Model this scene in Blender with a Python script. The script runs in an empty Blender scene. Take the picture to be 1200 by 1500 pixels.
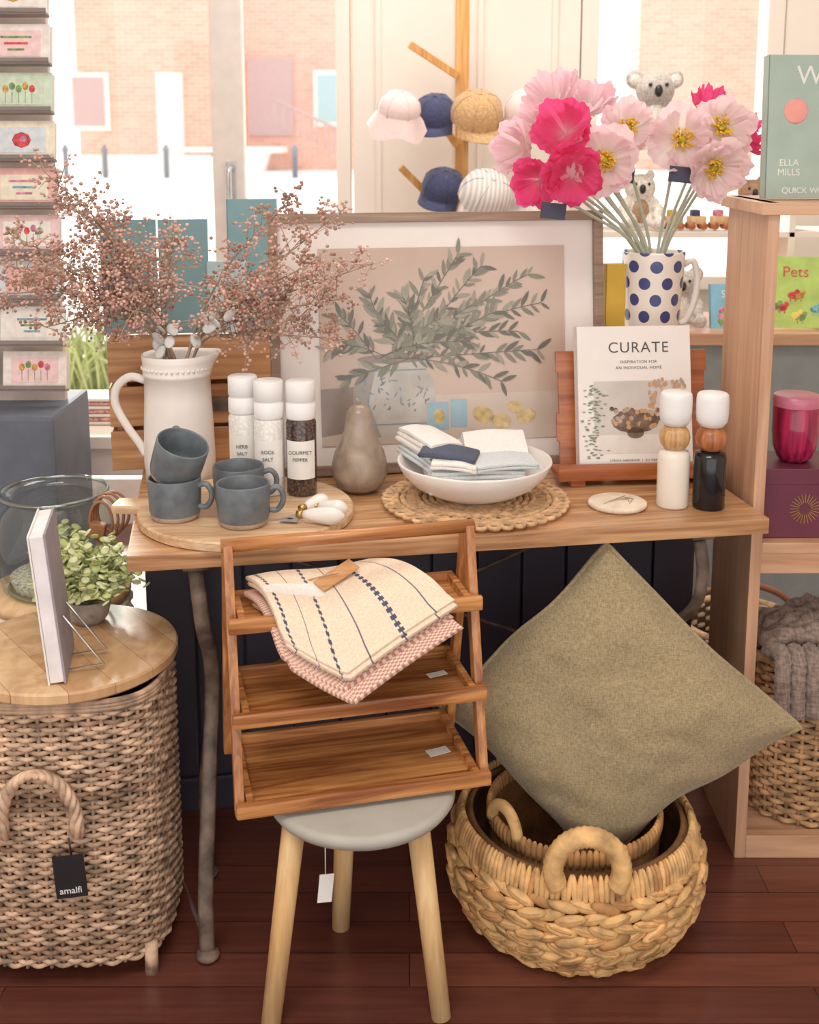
import bpy, bmesh, math, random, bisect
from mathutils import Vector, Matrix, noise, Euler
R=random.Random(7)
pi=math.pi
def lin(c):
    o=[]
    for x in c[:3]:
        x=x/255.0
        o.append(x/12.92 if x<=.04045 else ((x+.055)/1.055)**2.4)
    return (o[0],o[1],o[2],1.0)
# ---------------------------------------------------------------- materials
class NT:
    def __init__(s,name):
        s.m=bpy.data.materials.new(name); s.m.use_nodes=True
        s.t=s.m.node_tree; s.b=s.t.nodes['Principled BSDF']; s.out=s.t.nodes['Material Output']
    def n(s,typ,**kw):
        nd=s.t.nodes.new(typ)
        for k,v in kw.items(): setattr(nd,k,v)
        return nd
    def l(s,a,b): s.t.links.new(a,b)
    def math(s,op,a,b=None,c=None):
        nd=s.n('ShaderNodeMath',operation=op)
        for i,x in enumerate((a,b,c)):
            if x is None: continue
            if isinstance(x,(int,float)): nd.inputs[i].default_value=x
            else: s.l(x,nd.inputs[i])
        return nd.outputs[0]
    def mix(s,f,a,b,blend='MIX'):
        nd=s.n('ShaderNodeMix',data_type='RGBA',blend_type=blend)
        for i,x in ((0,f),(6,a),(7,b)):
            if isinstance(x,(int,float)): nd.inputs[i].default_value=x
            elif isinstance(x,tuple): nd.inputs[i].default_value=x
            else: s.l(x,nd.inputs[i])
        return nd.outputs[2]
    def coord(s,kind='Object',scale=(1,1,1)):
        tc=s.n('ShaderNodeTexCoord'); mp=s.n('ShaderNodeMapping'); mp.inputs['Scale'].default_value=scale
        s.l(tc.outputs[kind],mp.inputs[0]); return mp.outputs[0]
    def noise(s,co,scale,detail=4,dist=0):
        nd=s.n('ShaderNodeTexNoise'); nd.inputs['Scale'].default_value=scale; nd.inputs['Detail'].default_value=detail
        nd.inputs['Distortion'].default_value=dist; s.l(co,nd.inputs['Vector']); return nd.outputs['Fac']
    def ramp(s,f,stops):
        nd=s.n('ShaderNodeValToRGB'); e=nd.color_ramp.elements
        while len(e)<len(stops): e.new(.5)
        for i,(p,c) in enumerate(stops): e[i].position=p; e[i].color=c
        s.l(f,nd.inputs[0]); return nd.outputs[0]
    def bump(s,h,strength=.3,dist=.002):
        nd=s.n('ShaderNodeBump'); nd.inputs['Strength'].default_value=strength; nd.inputs['Distance'].default_value=dist
        s.l(h,nd.inputs['Height']); s.l(nd.outputs[0],s.b.inputs['Normal'])
def plain(name,c,rough=.6,metal=0,var=.06,scale=18,bump=.0,spec=.5):
    N=NT(name); co=N.coord(); f=N.noise(co,scale)
    base=lin(c); dk=tuple(max(0,x*(1-var*2)) for x in base[:3])+(1,); lt=tuple(min(1,x*(1+var*2)) for x in base[:3])+(1,)
    N.l(N.ramp(f,[(.3,dk),(.7,lt)]),N.b.inputs['Base Color'])
    N.b.inputs['Roughness'].default_value=rough; N.b.inputs['Metallic'].default_value=metal
    N.b.inputs['Specular IOR Level'].default_value=spec
    if bump: N.bump(N.noise(co,scale*8,3),bump,.002)
    return N.m
def wood(name,c1,c2,axis=0,s=1.0,rough=.38,bump=.15,grain=.7):
    N=NT(name); sc=[22*s]*3; sc[axis]=1.5*s
    co=N.coord('Object',tuple(sc)); f=N.noise(co,1.7,6,1.1)
    sc2=[110*s]*3; sc2[axis]=5*s
    f2=N.noise(N.coord('Object',tuple(sc2)),1.5,3)
    a,b=lin(c1),lin(c2); m=tuple((a[i]+b[i])/2 for i in range(3))+(1,)
    col=N.ramp(f,[(.34,a),(.5,m),(.66,b)])
    g=N.ramp(f2,[(.32,(.66,.60,.56,1)),(.6,(1,1,1,1))])
    N.l(N.mix(grain,col,g,'MULTIPLY'),N.b.inputs['Base Color'])
    N.b.inputs['Roughness'].default_value=rough
    if bump: N.bump(f2,bump,.001)
    return N.m
def fabric(name,c,scale=400,rough=.95,var=.25):
    N=NT(name)
    f=N.noise(N.coord('Object',(1,1,4)),scale/3,3); f2=N.noise(N.coord('Object',(4,1,1)),scale/3,3)
    h=N.math('ADD',f,f2); h=N.math('MULTIPLY',h,.5)
    b=lin(c); dk=tuple(x*(1-var) for x in b[:3])+(1,); lt=tuple(min(1,x*(1+var)) for x in b[:3])+(1,)
    N.l(N.ramp(h,[(.40,dk),(.60,lt)]),N.b.inputs['Base Color'])
    N.b.inputs['Roughness'].default_value=rough; N.b.inputs['Specular IOR Level'].default_value=.15
    N.b.inputs['Sheen Weight'].default_value=.25
    N.bump(h,.45,.0015); return N.m
def glass(name,c=(235,245,240),mixf=.22,rough=.03,fk=1.0):
    N=NT(name); tr=N.n('ShaderNodeBsdfTransparent'); tr.inputs[0].default_value=lin(c)
    gl=N.n('ShaderNodeBsdfGlossy'); gl.inputs['Roughness'].default_value=rough
    fr=N.n('ShaderNodeLayerWeight'); fr.inputs[0].default_value=.25
    f=N.math('MULTIPLY',fr.outputs['Facing'],.35*fk); f=N.math('MAXIMUM',f,mixf*.2)
    mx=N.n('ShaderNodeMixShader'); N.l(f,mx.inputs[0]); N.l(tr.outputs[0],mx.inputs[1]); N.l(gl.outputs[0],mx.inputs[2])
    N.l(mx.outputs[0],N.out.inputs[0]); return N.m
def petalmat(name,cin,cmid,cout):
    N=NT(name); uv=N.n('ShaderNodeTexCoord'); sp=N.n('ShaderNodeSeparateXYZ'); N.l(uv.outputs['UV'],sp.inputs[0])
    nz=N.noise(N.coord('UV',(40,3,1)),2,3); v=N.math('ADD',sp.outputs[1],N.math('MULTIPLY',N.math('SUBTRACT',nz,.5),.6))
    col=N.ramp(v,[(.05,lin(cin)),(.45,lin(cmid)),(.95,lin(cout))])
    N.l(col,N.b.inputs['Base Color']); N.b.inputs['Roughness'].default_value=.7; N.b.inputs['Specular IOR Level'].default_value=.2
    tl=N.n('ShaderNodeBsdfTranslucent'); N.l(col,tl.inputs[0]); mx=N.n('ShaderNodeMixShader'); mx.inputs[0].default_value=.45
    N.l(N.b.outputs[0],mx.inputs[1]); N.l(tl.outputs[0],mx.inputs[2]); N.l(mx.outputs[0],N.out.inputs[0])
    N.bump(nz,.7,.004); return N.m
# ---------------------------------------------------------------- mesh builder
class MB:
    def __init__(s): s.v=[];s.f=[];s.fm=[];s.fs=[];s.uv=[];s.mats=[]
    def mi(s,m):
        if m not in s.mats: s.mats.append(m)
        return s.mats.index(m)
    def add(s,vs,fs,m,smooth=True,uvs=None,M=None):
        o=len(s.v); k=s.mi(m)
        for v in vs:
            v=Vector(v); s.v.append(M@v if M else v)
        s.uv+= uvs if uvs else [(0,0)]*len(vs)
        for f in fs: s.f.append([o+i for i in f]); s.fm.append(k); s.fs.append(smooth)
    def box(s,c,size,m,rot=None,bev=0.0,M=None):
        bm=bmesh.new(); bmesh.ops.create_cube(bm,size=1)
        for v in bm.verts: v.co=Vector((v.co.x*size[0],v.co.y*size[1],v.co.z*size[2]))
        if bev>0: bmesh.ops.bevel(bm,geom=bm.edges[:],offset=min(bev,min(size)*.45),segments=2,profile=.7,affect='EDGES')
        T=Matrix.Translation(Vector(c))
        if rot: T=T@Euler(rot).to_matrix().to_4x4()
        if M: T=M@T
        bm.verts.index_update()
        s.add([v.co.copy() for v in bm.verts],[[v.index for v in f.verts] for f in bm.faces],m,False,None,T); bm.free()
    def bar(s,p,q,w,t,m,bev=.003,up=(0,1,0)):
        p=Vector(p);q=Vector(q); d=q-p; z=d.normalized(); x=Vector(up).cross(z).normalized(); y=z.cross(x)
        M=Matrix((x,y,z)).transposed().to_4x4(); M.translation=(p+q)/2
        s.box((0,0,0),(w,t,d.length),m,None,bev,M)
    def lathe(s,prof,m,seg=36,M=None,smooth=True,rip=None):
        vs=[];uv=[];n=len(prof)
        for i,(r,z) in enumerate(prof):
            for j in range(seg+1):
                a=2*pi*j/seg; rr=r
                zz=z
                if rip: rr,zz=rip(a,r,z)
                vs.append((rr*math.cos(a),rr*math.sin(a),zz)); uv.append((j/seg,i/(n-1)))
        fs=[]
        for i in range(n-1):
            for j in range(seg):
                a=i*(seg+1)+j; fs.append([a,a+1,a+seg+2,a+seg+1])
        s.add(vs,fs,m,smooth,uv,M)
    def tube(s,pts,r,m,seg=8,closed=False,caps=True,M=None,flat=1.0):
        pts=[Vector(p) for p in pts]; n=len(pts)
        rs=r if isinstance(r,(list,tuple)) else [r]*n
        vs=[];prev=None
        for i,p in enumerate(pts):
            if closed: t=pts[(i+1)%n]-pts[i-1]
            else: t=pts[min(i+1,n-1)]-pts[max(i-1,0)]
            if t.length<1e-9: t=Vector((0,0,1))
            t.normalize()
            if prev is None:
                u=Vector((0,0,1)) if abs(t.z)<.9 else Vector((1,0,0))
                u=(u-t*u.dot(t)).normalized()
            else:
                u=(prev-t*prev.dot(t))
                u=u.normalized() if u.length>1e-6 else t.orthogonal().normalized()
            prev=u; w=t.cross(u)
            for j in range(seg):
                a=2*pi*j/seg; vs.append(p+u*math.cos(a)*rs[i]+w*math.sin(a)*rs[i]*flat)
        fs=[]
        for i in range(n if closed else n-1):
            for j in range(seg):
                a=i*seg+j; b=i*seg+(j+1)%seg; c=((i+1)%n)*seg+(j+1)%seg; d=((i+1)%n)*seg+j
                fs.append([a,b,c,d])
        if caps and not closed:
            fs.append(list(range(seg))[::-1]); fs.append([(n-1)*seg+j for j in range(seg)])
        s.add(vs,fs,m,True,None,M)
    def ball(s,c,rad,m,M=None,rot=None,u=12,v=8):
        if not isinstance(rad,(tuple,list)): rad=(rad,)*3
        T=Matrix.Translation(Vector(c))
        if rot is not None: T=T@(rot if isinstance(rot,Matrix) else Euler(rot).to_matrix().to_4x4())
        T=T@Matrix.Diagonal((rad[0],rad[1],rad[2],1))
        if M: T=M@T
        vs=[(0,0,1)];fs=[]
        for i in range(1,v):
            for j in range(u):
                a=pi*i/v;b=2*pi*j/u; vs.append((math.sin(a)*math.cos(b),math.sin(a)*math.sin(b),math.cos(a)))
        vs.append((0,0,-1)); L=len(vs)-1
        for j in range(u): fs.append([0,1+j,1+(j+1)%u]); fs.append([L,L-u+(j+1)%u,L-u+j])
        for i in range(v-2):
            for j in range(u):
                a=1+i*u+j;b=1+i*u+(j+1)%u; fs.append([a,a+u,b+u,b])
        s.add(vs,fs,m,True,None,T)
    def grid(s,fn,nu,nv,m,M=None,smooth=True):
        vs=[];uv=[]
        for i in range(nv+1):
            for j in range(nu+1):
                vs.append(fn(j/nu,i/nv)); uv.append((j/nu,i/nv))
        fs=[[i*(nu+1)+j,i*(nu+1)+j+1,(i+1)*(nu+1)+j+1,(i+1)*(nu+1)+j] for i in range(nv) for j in range(nu)]
        s.add(vs,fs,m,smooth,uv,M)
    def slab(s,fn,nu,nv,th,m,m2=None,M=None):
        P=[[Vector(fn(j/nu,i/nv)) for j in range(nu+1)] for i in range(nv+1)]
        top=[];bot=[];uv=[]
        for i in range(nv+1):
            for j in range(nu+1):
                du=P[i][min(j+1,nu)]-P[i][max(j-1,0)]; dv=P[min(i+1,nv)][j]-P[max(i-1,0)][j]
                n=du.cross(dv).normalized(); top.append(P[i][j]); bot.append(P[i][j]-n*th); uv.append((j/nu,i/nv))
        W=nu+1
        q=[[i*W+j,i*W+j+1,(i+1)*W+j+1,(i+1)*W+j] for i in range(nv) for j in range(nu)]
        s.add(top,q,m,True,uv,M)
        s.add(bot,[f[::-1] for f in q],m2 or m,True,uv,M)
        ed=[j for j in range(W)]+[i*W+nu for i in range(1,nv+1)]+[nv*W+j for j in range(nu-1,-1,-1)]+[i*W for i in range(nv-1,0,-1)]
        vs=[];fs=[];uu=[]
        cen=sum(top,Vector((0,0,0)))/len(top)
        K=len(ed)
        for e in ed:
            mid=(top[e]+bot[e])/2; outw=(mid-cen).normalized()*th*.35
            vs+= [top[e],mid+outw,bot[e]]; uu+=[uv[e]]*3
        for k in range(K):
            a=3*k;b=3*((k+1)%K); fs.append([a,a+1,b+1,b]); fs.append([a+1,a+2,b+2,b+1])
        s.add(vs,fs,m,True,uu,M)
    def poly(s,pts,m,M=None):
        s.add(pts,[list(range(len(pts)))],m,False,None,M)
    def obj(s,name,loc=(0,0,0),rot=(0,0,0),world=False,parent=None):
        loc=Vector(loc); me=bpy.data.meshes.new(name)
        vs=[v-loc for v in s.v] if world else s.v
        me.from_pydata([tuple(v) for v in vs],[],s.f)
        for m in s.mats: me.materials.append(m)
        me.polygons.foreach_set('material_index',s.fm); me.polygons.foreach_set('use_smooth',s.fs)
        ul=me.uv_layers.new(name='UVMap')
        for l in me.loops: ul.data[l.index].uv=s.uv[l.vertex_index]
        me.update()
        o=bpy.data.objects.new(name,me); bpy.context.collection.objects.link(o)
        o.location=loc; o.rotation_euler=rot
        if parent: o.parent=parent
        return o
def text(parent,body,loc,size,m,rot=(pi/2,0,0),align='CENTER',name='lettering',sx=1.0,space=1.0):
    cu=bpy.data.curves.new(name,'FONT'); cu.body=body; cu.size=size; cu.align_x=align; cu.extrude=.0003; cu.space_character=space
    cu.materials.append(m)
    t=bpy.data.objects.new(name,cu); bpy.context.collection.objects.link(t)
    t.parent=parent; t.location=loc; t.rotation_euler=rot; t.scale=(sx,1,1); return t
def catmull(P,n=6):
    P=[Vector(p) for p in P]; Q=[P[0]*2-P[1]]+P+[P[-1]*2-P[-2]]; out=[]
    for i in range(1,len(Q)-2):
        for k in range(n):
            t=k/n; a,b,c,d=Q[i-1],Q[i],Q[i+1],Q[i+2]
            out.append(.5*((2*b)+(c-a)*t+(2*a-5*b+4*c-d)*t*t+(3*b-a-3*c+d)*t**3))
    out.append(P[-1]); return out
def frameM(loc,d,up=(0,0,1)):
    M=Vector(d).normalized().to_track_quat('Z','Y').to_matrix().to_4x4(); M.translation=Vector(loc); return M
def rz(loc,a): return Matrix.Translation(Vector(loc))@Matrix.Rotation(a,4,'Z')

YAW=math.radians(9.7)
# ---------------------------------------------------------------- palette
M_top=wood('oak_tabletop',(160,108,68),(216,166,118),0,1,.3)
M_acacia=wood('acacia_wood',(140,78,40),(224,154,90),0,1.2,.27)
M_acaciaY=wood('acacia_wood_upright',(152,88,48),(214,146,86),2,1.2,.27)
M_board=wood('mango_board',(200,156,114),(232,198,158),0,1,.4)
M_case=wood('bookcase_wood',(196,144,110),(222,176,142),2,.6,.4,.1,.4)
M_crate=wood('crate_wood',(168,110,66),(216,162,110),0,.8,.6,.4)
M_pine=wood('pine_leg',(218,170,110),(240,202,146),2,.8,.4,.1,.4)
M_darkwood=wood('red_wood_stand',(146,74,38),(196,114,66),0,1,.3)
M_frame=wood('frame_wood',(134,108,90),(168,140,120),0,1,.5)
M_white=plain('white_ceramic',(238,230,224),.3,0,.02)
M_whitepl=plain('white_plastic',(242,240,240),.4,0,.01)
M_slate=plain('slate_glaze',(94,102,108),.38,0,.12,40)
M_clay=plain('raw_clay',(178,156,136),.9,0,.1,60)
M_iron=plain('aged_iron',(104,86,74),.6,.2,.3,30,.3)
M_navy=plain('navy_panel',(46,44,58),.55,0,.1,6)
M_black=plain('black_satin',(26,26,30),.3,0,.05)
M_paper=plain('paper',(240,236,230),.8,0,.02)
M_ink=plain('ink',(80,76,74),.8)
M_inkw=plain('white_ink',(235,235,230),.8)
M_rattan=plain('grey_rattan',(178,146,120),.75,0,.3,30,.3)
M_rattan2=plain('rattan_core',(104,78,60),.9,0,.2,30)
M_straw=plain('water_hyacinth',(218,170,110),.7,0,.22,30,.4)
M_strawb=plain('water_hyacinth_dark',(186,134,80),.75,0,.25,30,.4)
M_straw2=plain('straw_core',(116,78,44),.9,0,.2,30)
M_jute=plain('jute',(212,170,126),.95,0,.2,60,.6)
M_linen_w=fabric('white_linen',(236,230,224),500,.95,.06)
M_linen_b=fabric('pale_blue_linen',(204,210,212),500,.95,.08)
M_khaki=fabric('khaki_linen',(158,140,106),380,.95,.24)
M_seat=plain('sage_grey_paint',(176,172,162),.55,0,.04)
M_teal=plain('teal_cover',(112,150,158),.6,0,.04)
M_teal2=plain('pale_teal_cover',(168,196,202),.6,0,.04)
M_mustard=plain('mustard',(206,164,52),.6)
M_gold=plain('brass',(200,160,90),.3,.9)
M_steel=plain('steel',(190,190,190),.3,.9)
M_cream=plain('cream_paint',(242,230,218),.7,0,.02,3)
M_tan=fabric('tan_cotton',(202,160,112),300)
M_pinkhat=fabric('pink_cotton',(240,214,210),300,.95,.06)
M_navyhat=fabric('navy_cotton',(66,70,102),300)
M_leather=plain('leather_strap',(150,96,64),.5)

# ---------------------------------------------------------------- room shell
N=NT('jarrah_floor'); co=N.coord('Object',(1,1,1))
br=N.n('ShaderNodeTexBrick'); br.inputs['Scale'].default_value=1; br.inputs['Brick Width'].default_value=1.4; br.inputs['Row Height'].default_value=.085
br.inputs['Mortar Size'].default_value=.0012; br.inputs['Color1'].default_value=lin((90,48,40)); br.inputs['Color2'].default_value=lin((120,68,54)); br.inputs['Mortar'].default_value=lin((44,26,24))
N.l(co,br.inputs['Vector']); g=N.noise(N.coord('Object',(3,60,1)),1.5,4); gg=N.ramp(g,[(.3,(.6,.55,.55,1)),(.7,(1.1,1.05,1,1))])
N.l(N.mix(.8,br.outputs[0],gg,'MULTIPLY'),N.b.inputs['Base Color']); N.b.inputs['Roughness'].default_value=.28; M_floor=N.m
m=MB(); m.box((0,1.1,-.05),(5.4,6.3,.1),M_floor); m.obj('floor')
M_ceil=plain('ceiling_paint',(244,240,234),.9,0,.01,2)
m=MB(); m.box((0,1.1,3.05),(5.4,6.3,.1),M_ceil); m.obj('ceiling')
m=MB(); m.box((-2.65,1.1,1.5),(.1,6.3,3),M_cream); m.obj('wall_left')
m=MB(); m.box((2.65,1.1,1.5),(.1,6.3,3),M_cream); m.obj('wall_right')
WY=4.2
def wseg(x0,x1,z0,z1,t=.12,y=WY,mat=M_cream,pan=False):
    m=MB(); m.box(((x0+x1)/2,y+t/2,(z0+z1)/2),(x1-x0,t,z1-z0),mat)
    if pan:
        for (a0,a1) in ((-.12,.18),(.24,.52)):
            for a,b,c,d in ((a0,a1,.95,.97),(a0,a1,2.5,2.52),(a0,a0+.02,.97,2.5),(a1-.02,a1,.97,2.5)):
                m.box(((a+b)/2,WY-.008,(c+d)/2),(b-a,.018,d-c),M_cream,None,.004)
    m.obj('wall_back')
wseg(-2.6,-2.32,0,2.62); wseg(-2.6,2.6,2.62,3); wseg(-.20,.60,0,2.62,pan=True); wseg(.60,1.32,0,.9); wseg(1.32,2.6,0,2.62)
M_pane=glass('window_pane',(250,252,252),.2)
M_trim=plain('door_paint',(228,216,208),.5,0,.03)
m=MB()
for x in (-2.26,-1.5,-.65):
    m.box((x,WY+.05,1.3),(.114,.07,2.6),M_trim,None,.006)
m.box((-1.45,WY+.05,.09),(1.6,.06,.18),M_trim,None,.006); m.box((-1.45,WY+.05,2.54),(1.6,.06,.12),M_trim,None,.006)
m.box((-1.45,WY+.05,1.3),(1.5,.006,2.3),M_pane)
m.tube(catmull([(-.64,WY-.02,1.34),(-.64,WY-.06,1.33),(-.64,WY-.065,1.25),(-.64,WY-.06,1.18),(-.64,WY-.02,1.17)],5),.011,M_steel)
m.box((-.64,WY+.01,1.255),(.035,.01,.22),M_steel,None,.003)
m.obj('door_1')
m=MB()
m.box((-.235,WY+.04,1.3),(.05,.1,2.6),M_cream,None,.006); m.box((-.42,WY+.05,.06),(.32,.08,.12),M_trim); m.box((-.42,WY+.05,2.56),(.32,.08,.08),M_trim)
m.box((-.42,WY+.05,1.3),(.32,.006,2.4),M_pane); m.obj('window_1')
m=MB()
for x in (.635,1.285): m.box((x,WY+.05,1.75),(.06,.12,1.6),M_cream,None,.006)
m.box((.96,WY+.04,.93),(.70,.16,.05),M_cream,None,.006); m.box((.96,WY+.05,2.57),(.70,.12,.06),M_cream,None,.006)
m.box((.96,WY+.06,1.75),(.6,.006,1.6),M_pane); m.obj('window_2')
m=MB(); m.box((.2,WY-.012,.07),(.79,.02,.14),M_trim,None,.004); m.obj('baseboard_back')
# ---------------------------------------------------------------- outside
M_pave=plain('pale_paving',(238,234,230),.9,0,.03,.4)
m=MB(); m.box((0,54.3,-.06),(160,99,.1),M_pave); m.obj('street_pavement')
N=NT('brick'); br=N.n('ShaderNodeTexBrick'); br.inputs['Scale'].default_value=1; br.inputs['Brick Width'].default_value=.5; br.inputs['Row Height'].default_value=.17; br.inputs['Mortar Size'].default_value=.012
br.inputs['Color1'].default_value=lin((240,178,156)); br.inputs['Color2'].default_value=lin((230,160,138)); br.inputs['Mortar'].default_value=lin((240,204,188))
tc=N.n('ShaderNodeTexCoord'); sp=N.n('ShaderNodeSeparateXYZ'); cb=N.n('ShaderNodeCombineXYZ'); N.l(tc.outputs['Object'],sp.inputs[0]); N.l(sp.outputs[0],cb.inputs[0]); N.l(sp.outputs[2],cb.inputs[1]); N.l(cb.outputs[0],br.inputs['Vector'])
N.l(br.outputs[0],N.b.inputs['Base Color']); N.b.inputs['Roughness'].default_value=.9; M_brick=N.m
M_stone=plain('pale_stone',(246,236,228),.9)
M_shade=plain('recess_shade',(196,162,160),.9)
m=MB(); BY=50
m.box((-11.2,BY+1,4),(5.6,2,8),M_brick); m.box((-6.2,BY+4,4),(8,2,8),M_brick); m.box((14,BY+3,4),(8,2,8),M_brick)
m.box((-7.9,BY+1,.9),(5,2.4,.25),M_stone)
for i in range(6): m.box((-8.4+.35*i,BY+.2,.1+.14*i),(4.4-.6*i,1.4-.1*i,.22),M_stone)
m.box((-13.5,BY-.05,2.9),(1.7,.2,2.4),M_stone); m.box((-13.5,BY-.12,2.9),(1.3,.2,2.0),M_shade)
m.box((-10.1,BY-.05,2.4),(1.1,.2,3.4),M_stone); m.box((-6.2,BY+2.9,3.2),(2.0,.2,3.4),M_shade)
m.box((-11.3,BY-.08,.35),(5.8,.3,.7),M_stone)
m.box((-3.4,BY+1.9,3.1),(1.6,.2,2.4),M_stone); m.box((-3.4,BY+1.8,3.1),(1.2,.2,2.0),M_teal2)
for i in range(10): m.tube([(-5.6+.35*i,BY-1,1.9-.16*i),(-5.6+.35*i,BY-1,3.0-.16*i)],.04,M_shade,6)
m.tube([(-5.7,BY-1,3.0),(-2.4,BY-1,1.5)],.06,M_shade,6)
m.obj('brick_building')
M_boll=plain('bollard_paint',(120,124,136),.6)
for i,x in enumerate((-12.3,-10.9,-8.7,-6.3,-4.1)):
    m=MB(); m.lathe([(0,0),(.1,0),(.1,.95),(.14,.97),(.14,1.0),(.1,1.05),(.06,1.16),(0,1.2)],M_boll,12); m.obj('street_bollard',(x,42,-.01))
M_grass=plain('grass_blade',(186,192,126),.8,0,.2,5)
m=MB()
for i in range(420):
    x=R.uniform(-2.35,-1.45);y=R.uniform(6.2,7.0); h=R.uniform(.25,.5); dx=R.uniform(-.25,.25);dy=R.uniform(-.2,.1)
    m.tube([(x,y,-.003),(x+dx*.4,y+dy*.4,h*.7),(x+dx,y+dy,h)],[.008,.006,.001],M_grass,3)
m.obj('grass_clump')

# ---------------------------------------------------------------- table
TO=Vector((.0955,1.972,0))
m=MB(); TL=1.168; TD=.70
for i in range(4):
    w=TD/4; m.box((0,w*(i+.5),.735),(TL,w-.0015,.03),M_top,None,.003)
sx=-.47
for x in (-.47,.47): m.box((x,.33,.712),(.045,.6,.016),M_iron,None,.003)
m.tube(catmull([(sx,.05,.70),(sx+.01,.03,.6),(sx+.02,.08,.52),(sx+.02,.10,.42),(sx+.01,.03,.28),(sx,-.02,.12),(sx-.0,-.04,.012)],6),.014,M_iron,8,flat=.5)
m.tube(catmull([(sx,.36,.70),(sx,.38,.5),(sx+.02,.28,.35),(sx,.24,.18),(sx-.0,.2,.012)],6),.0125,M_iron,8,flat=.55)
m.ball((sx,-.04,.010),(.022,.022,.010),M_iron); m.ball((sx,.2,.010),(.022,.022,.010),M_iron)
m.tube([(sx+.02,.11,.46),(sx+.01,.3,.38)],.008,M_iron,6)
m.tube(catmull([(.465,.04,.70),(.472,.035,.64),(.468,.05,.57),(.445,.10,.51),(.425,.19,.45),(.435,.28,.32),(.47,.33,.16),(.49,.34,.012)],6),.013,M_iron,8,flat=.7)
m.ball((.49,.34,.010),(.022,.022,.010),M_iron)
m.tube([(-.46,.37,.66),(.43,.37,.30)],.004,M_iron,6); m.tube([(-.46,.38,.30),(.43,.38,.66)],.004,M_iron,6)
m.obj('wooden_table',TO,(0,0,YAW))
m=MB(); CW=1.225; cx=.028
m.box((cx,.56,.36),(CW,.2,.69),M_navy,None,.003)
n=12
for i in range(n): m.box((cx-CW/2+CW*(i+.5)/n,.452,.385),(CW/n-.006,.016,.62),M_navy,None,.004)
m.box((cx,.447,.04),(CW,.03,.08),M_navy,None,.006)
m.obj('panelled_cabinet',TO,(0,0,YAW))

# ---------------------------------------------------------------- bookcase
m=MB(); x0=.663; W=.9; t=.022; Y0=2.15; Y1=2.42; H=1.33
for x in (x0+t/2,x0+W-t/2): m.box((x,(Y0+Y1)/2,H/2),(t,Y1-Y0,H),M_case,None,.002)
M_caseX=wood('bookcase_shelf_wood',(200,146,110),(226,180,144),0,.6,.4,.1,.4)
m.box((x0+W/2,(Y0+Y1)/2,H-.011),(W+.03,Y1-Y0+.02,t),M_caseX,None,.002)
m.box((x0+W/2,(Y0+Y1)/2,.663),(W-2*t,Y1-Y0,t),M_caseX,None,.002)
m.box((x0+W/2,Y0+.012,.635),(W-2*t,.018,.05),M_caseX,None,.002)
m.box((x0+W/2,Y0+.012,.025),(W-2*t,.024,.05),M_caseX,None,.002)
m.box((x0+W/2,(Y0+Y1)/2,.04),(W-2*t,Y1-Y0-.04,.012),M_caseX)
m.obj('wooden_bookcase',(x0,Y0,0),world=True)

# ---------------------------------------------------------------- picture frame with print
PW=.715; PH=.545
N=NT('print_ground'); f=N.noise(N.coord('Object',(1,1,1)),3,3); N.l(N.ramp(f,[(.3,lin((192,164,148))),(.7,lin((208,184,168)))]),N.b.inputs['Base Color']); N.b.inputs['Roughness'].default_value=.2; M_print=N.m
M_mat=plain('mat_board',(242,232,226),.3,0,.01)
M_ptab=plain('print_table',(206,186,172),.25,0,.08,6); M_pjar=plain('print_jar',(186,180,172),.25,0,.12,14); M_pblue=plain('print_blue',(132,140,152),.25)
M_pjs=plain('print_jar_shade',(158,150,142),.25)
M_pl1=plain('print_leaf_a',(122,120,102),.25); M_pl2=plain('print_leaf_b',(148,144,126),.25); M_pl3=plain('print_leaf_c',(96,92,80),.25)
M_plem=plain('print_lemon',(206,178,118),.25,0,.15,60); M_pmug=plain('print_mug',(150,184,200),.25); M_pdark=plain('print_shadow',(146,128,120),.25,0,.1,8)
m=MB(); b=.020; d=.026
m.box((0,0,PH-b/2),(PW,d,b),M_frame,None,.002); m.box((0,0,b/2),(PW,d,b),M_frame,None,.002)
for s in (-1,1): m.box((s*(PW/2-b/2),0,PH/2),(b,d,PH-2*b),M_frame,None,.002)
m.box((0,.004,PH/2),(PW-2*b,.006,PH-2*b),M_mat)
iu0,iu1,iw0,iw1=-.255,.273,.060,.472
def rect(u0,w0,u1,w1,o,mt): m.poly([(u0,-o,w0),(u1,-o,w0),(u1,-o,w1),(u0,-o,w1)],mt)
rect(iu0,iw0,iu1,iw1,.0015,M_print); rect(iu0,iw0,iu1,iw0+.10,.002,M_ptab)
m.poly([(iu0,-.0021,iw0+.02),(iu0+.20,-.0021,iw0+.045),(iu0+.21,-.0021,iw0+.10),(iu0+.12,-.0021,iw0+.125),(iu0,-.0021,iw0+.12)],M_pdark)
jc=(-.100,.16)
def pell(c,a,b_,o,mt,rot=0,n=20):
    pts=[]
    for k in range(n):
        A=2*pi*k/n; x=a*math.cos(A); z=b_*math.sin(A); pts.append((c[0]+x*math.cos(rot)-z*math.sin(rot),-o,c[1]+x*math.sin(rot)+z*math.cos(rot)))
    m.poly(pts,mt)
jar=[(-.050,.075),(-.074,.10),(-.088,.15),(-.085,.19),(-.070,.215),(-.078,.240),(.078,.240),(.070,.215),(.085,.19),(.088,.15),(.074,.10),(.050,.075)]
m.poly([(jc[0]+a,-.0026,b2) for a,b2 in jar],M_pjar)
m.poly([(jc[0]+a,-.00265,b2) for a,b2 in [(-.050,.075),(-.074,.10),(-.088,.15),(-.085,.19),(-.070,.215),(-.04,.215),(-.055,.15),(-.03,.075)]],M_pjs)
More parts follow.
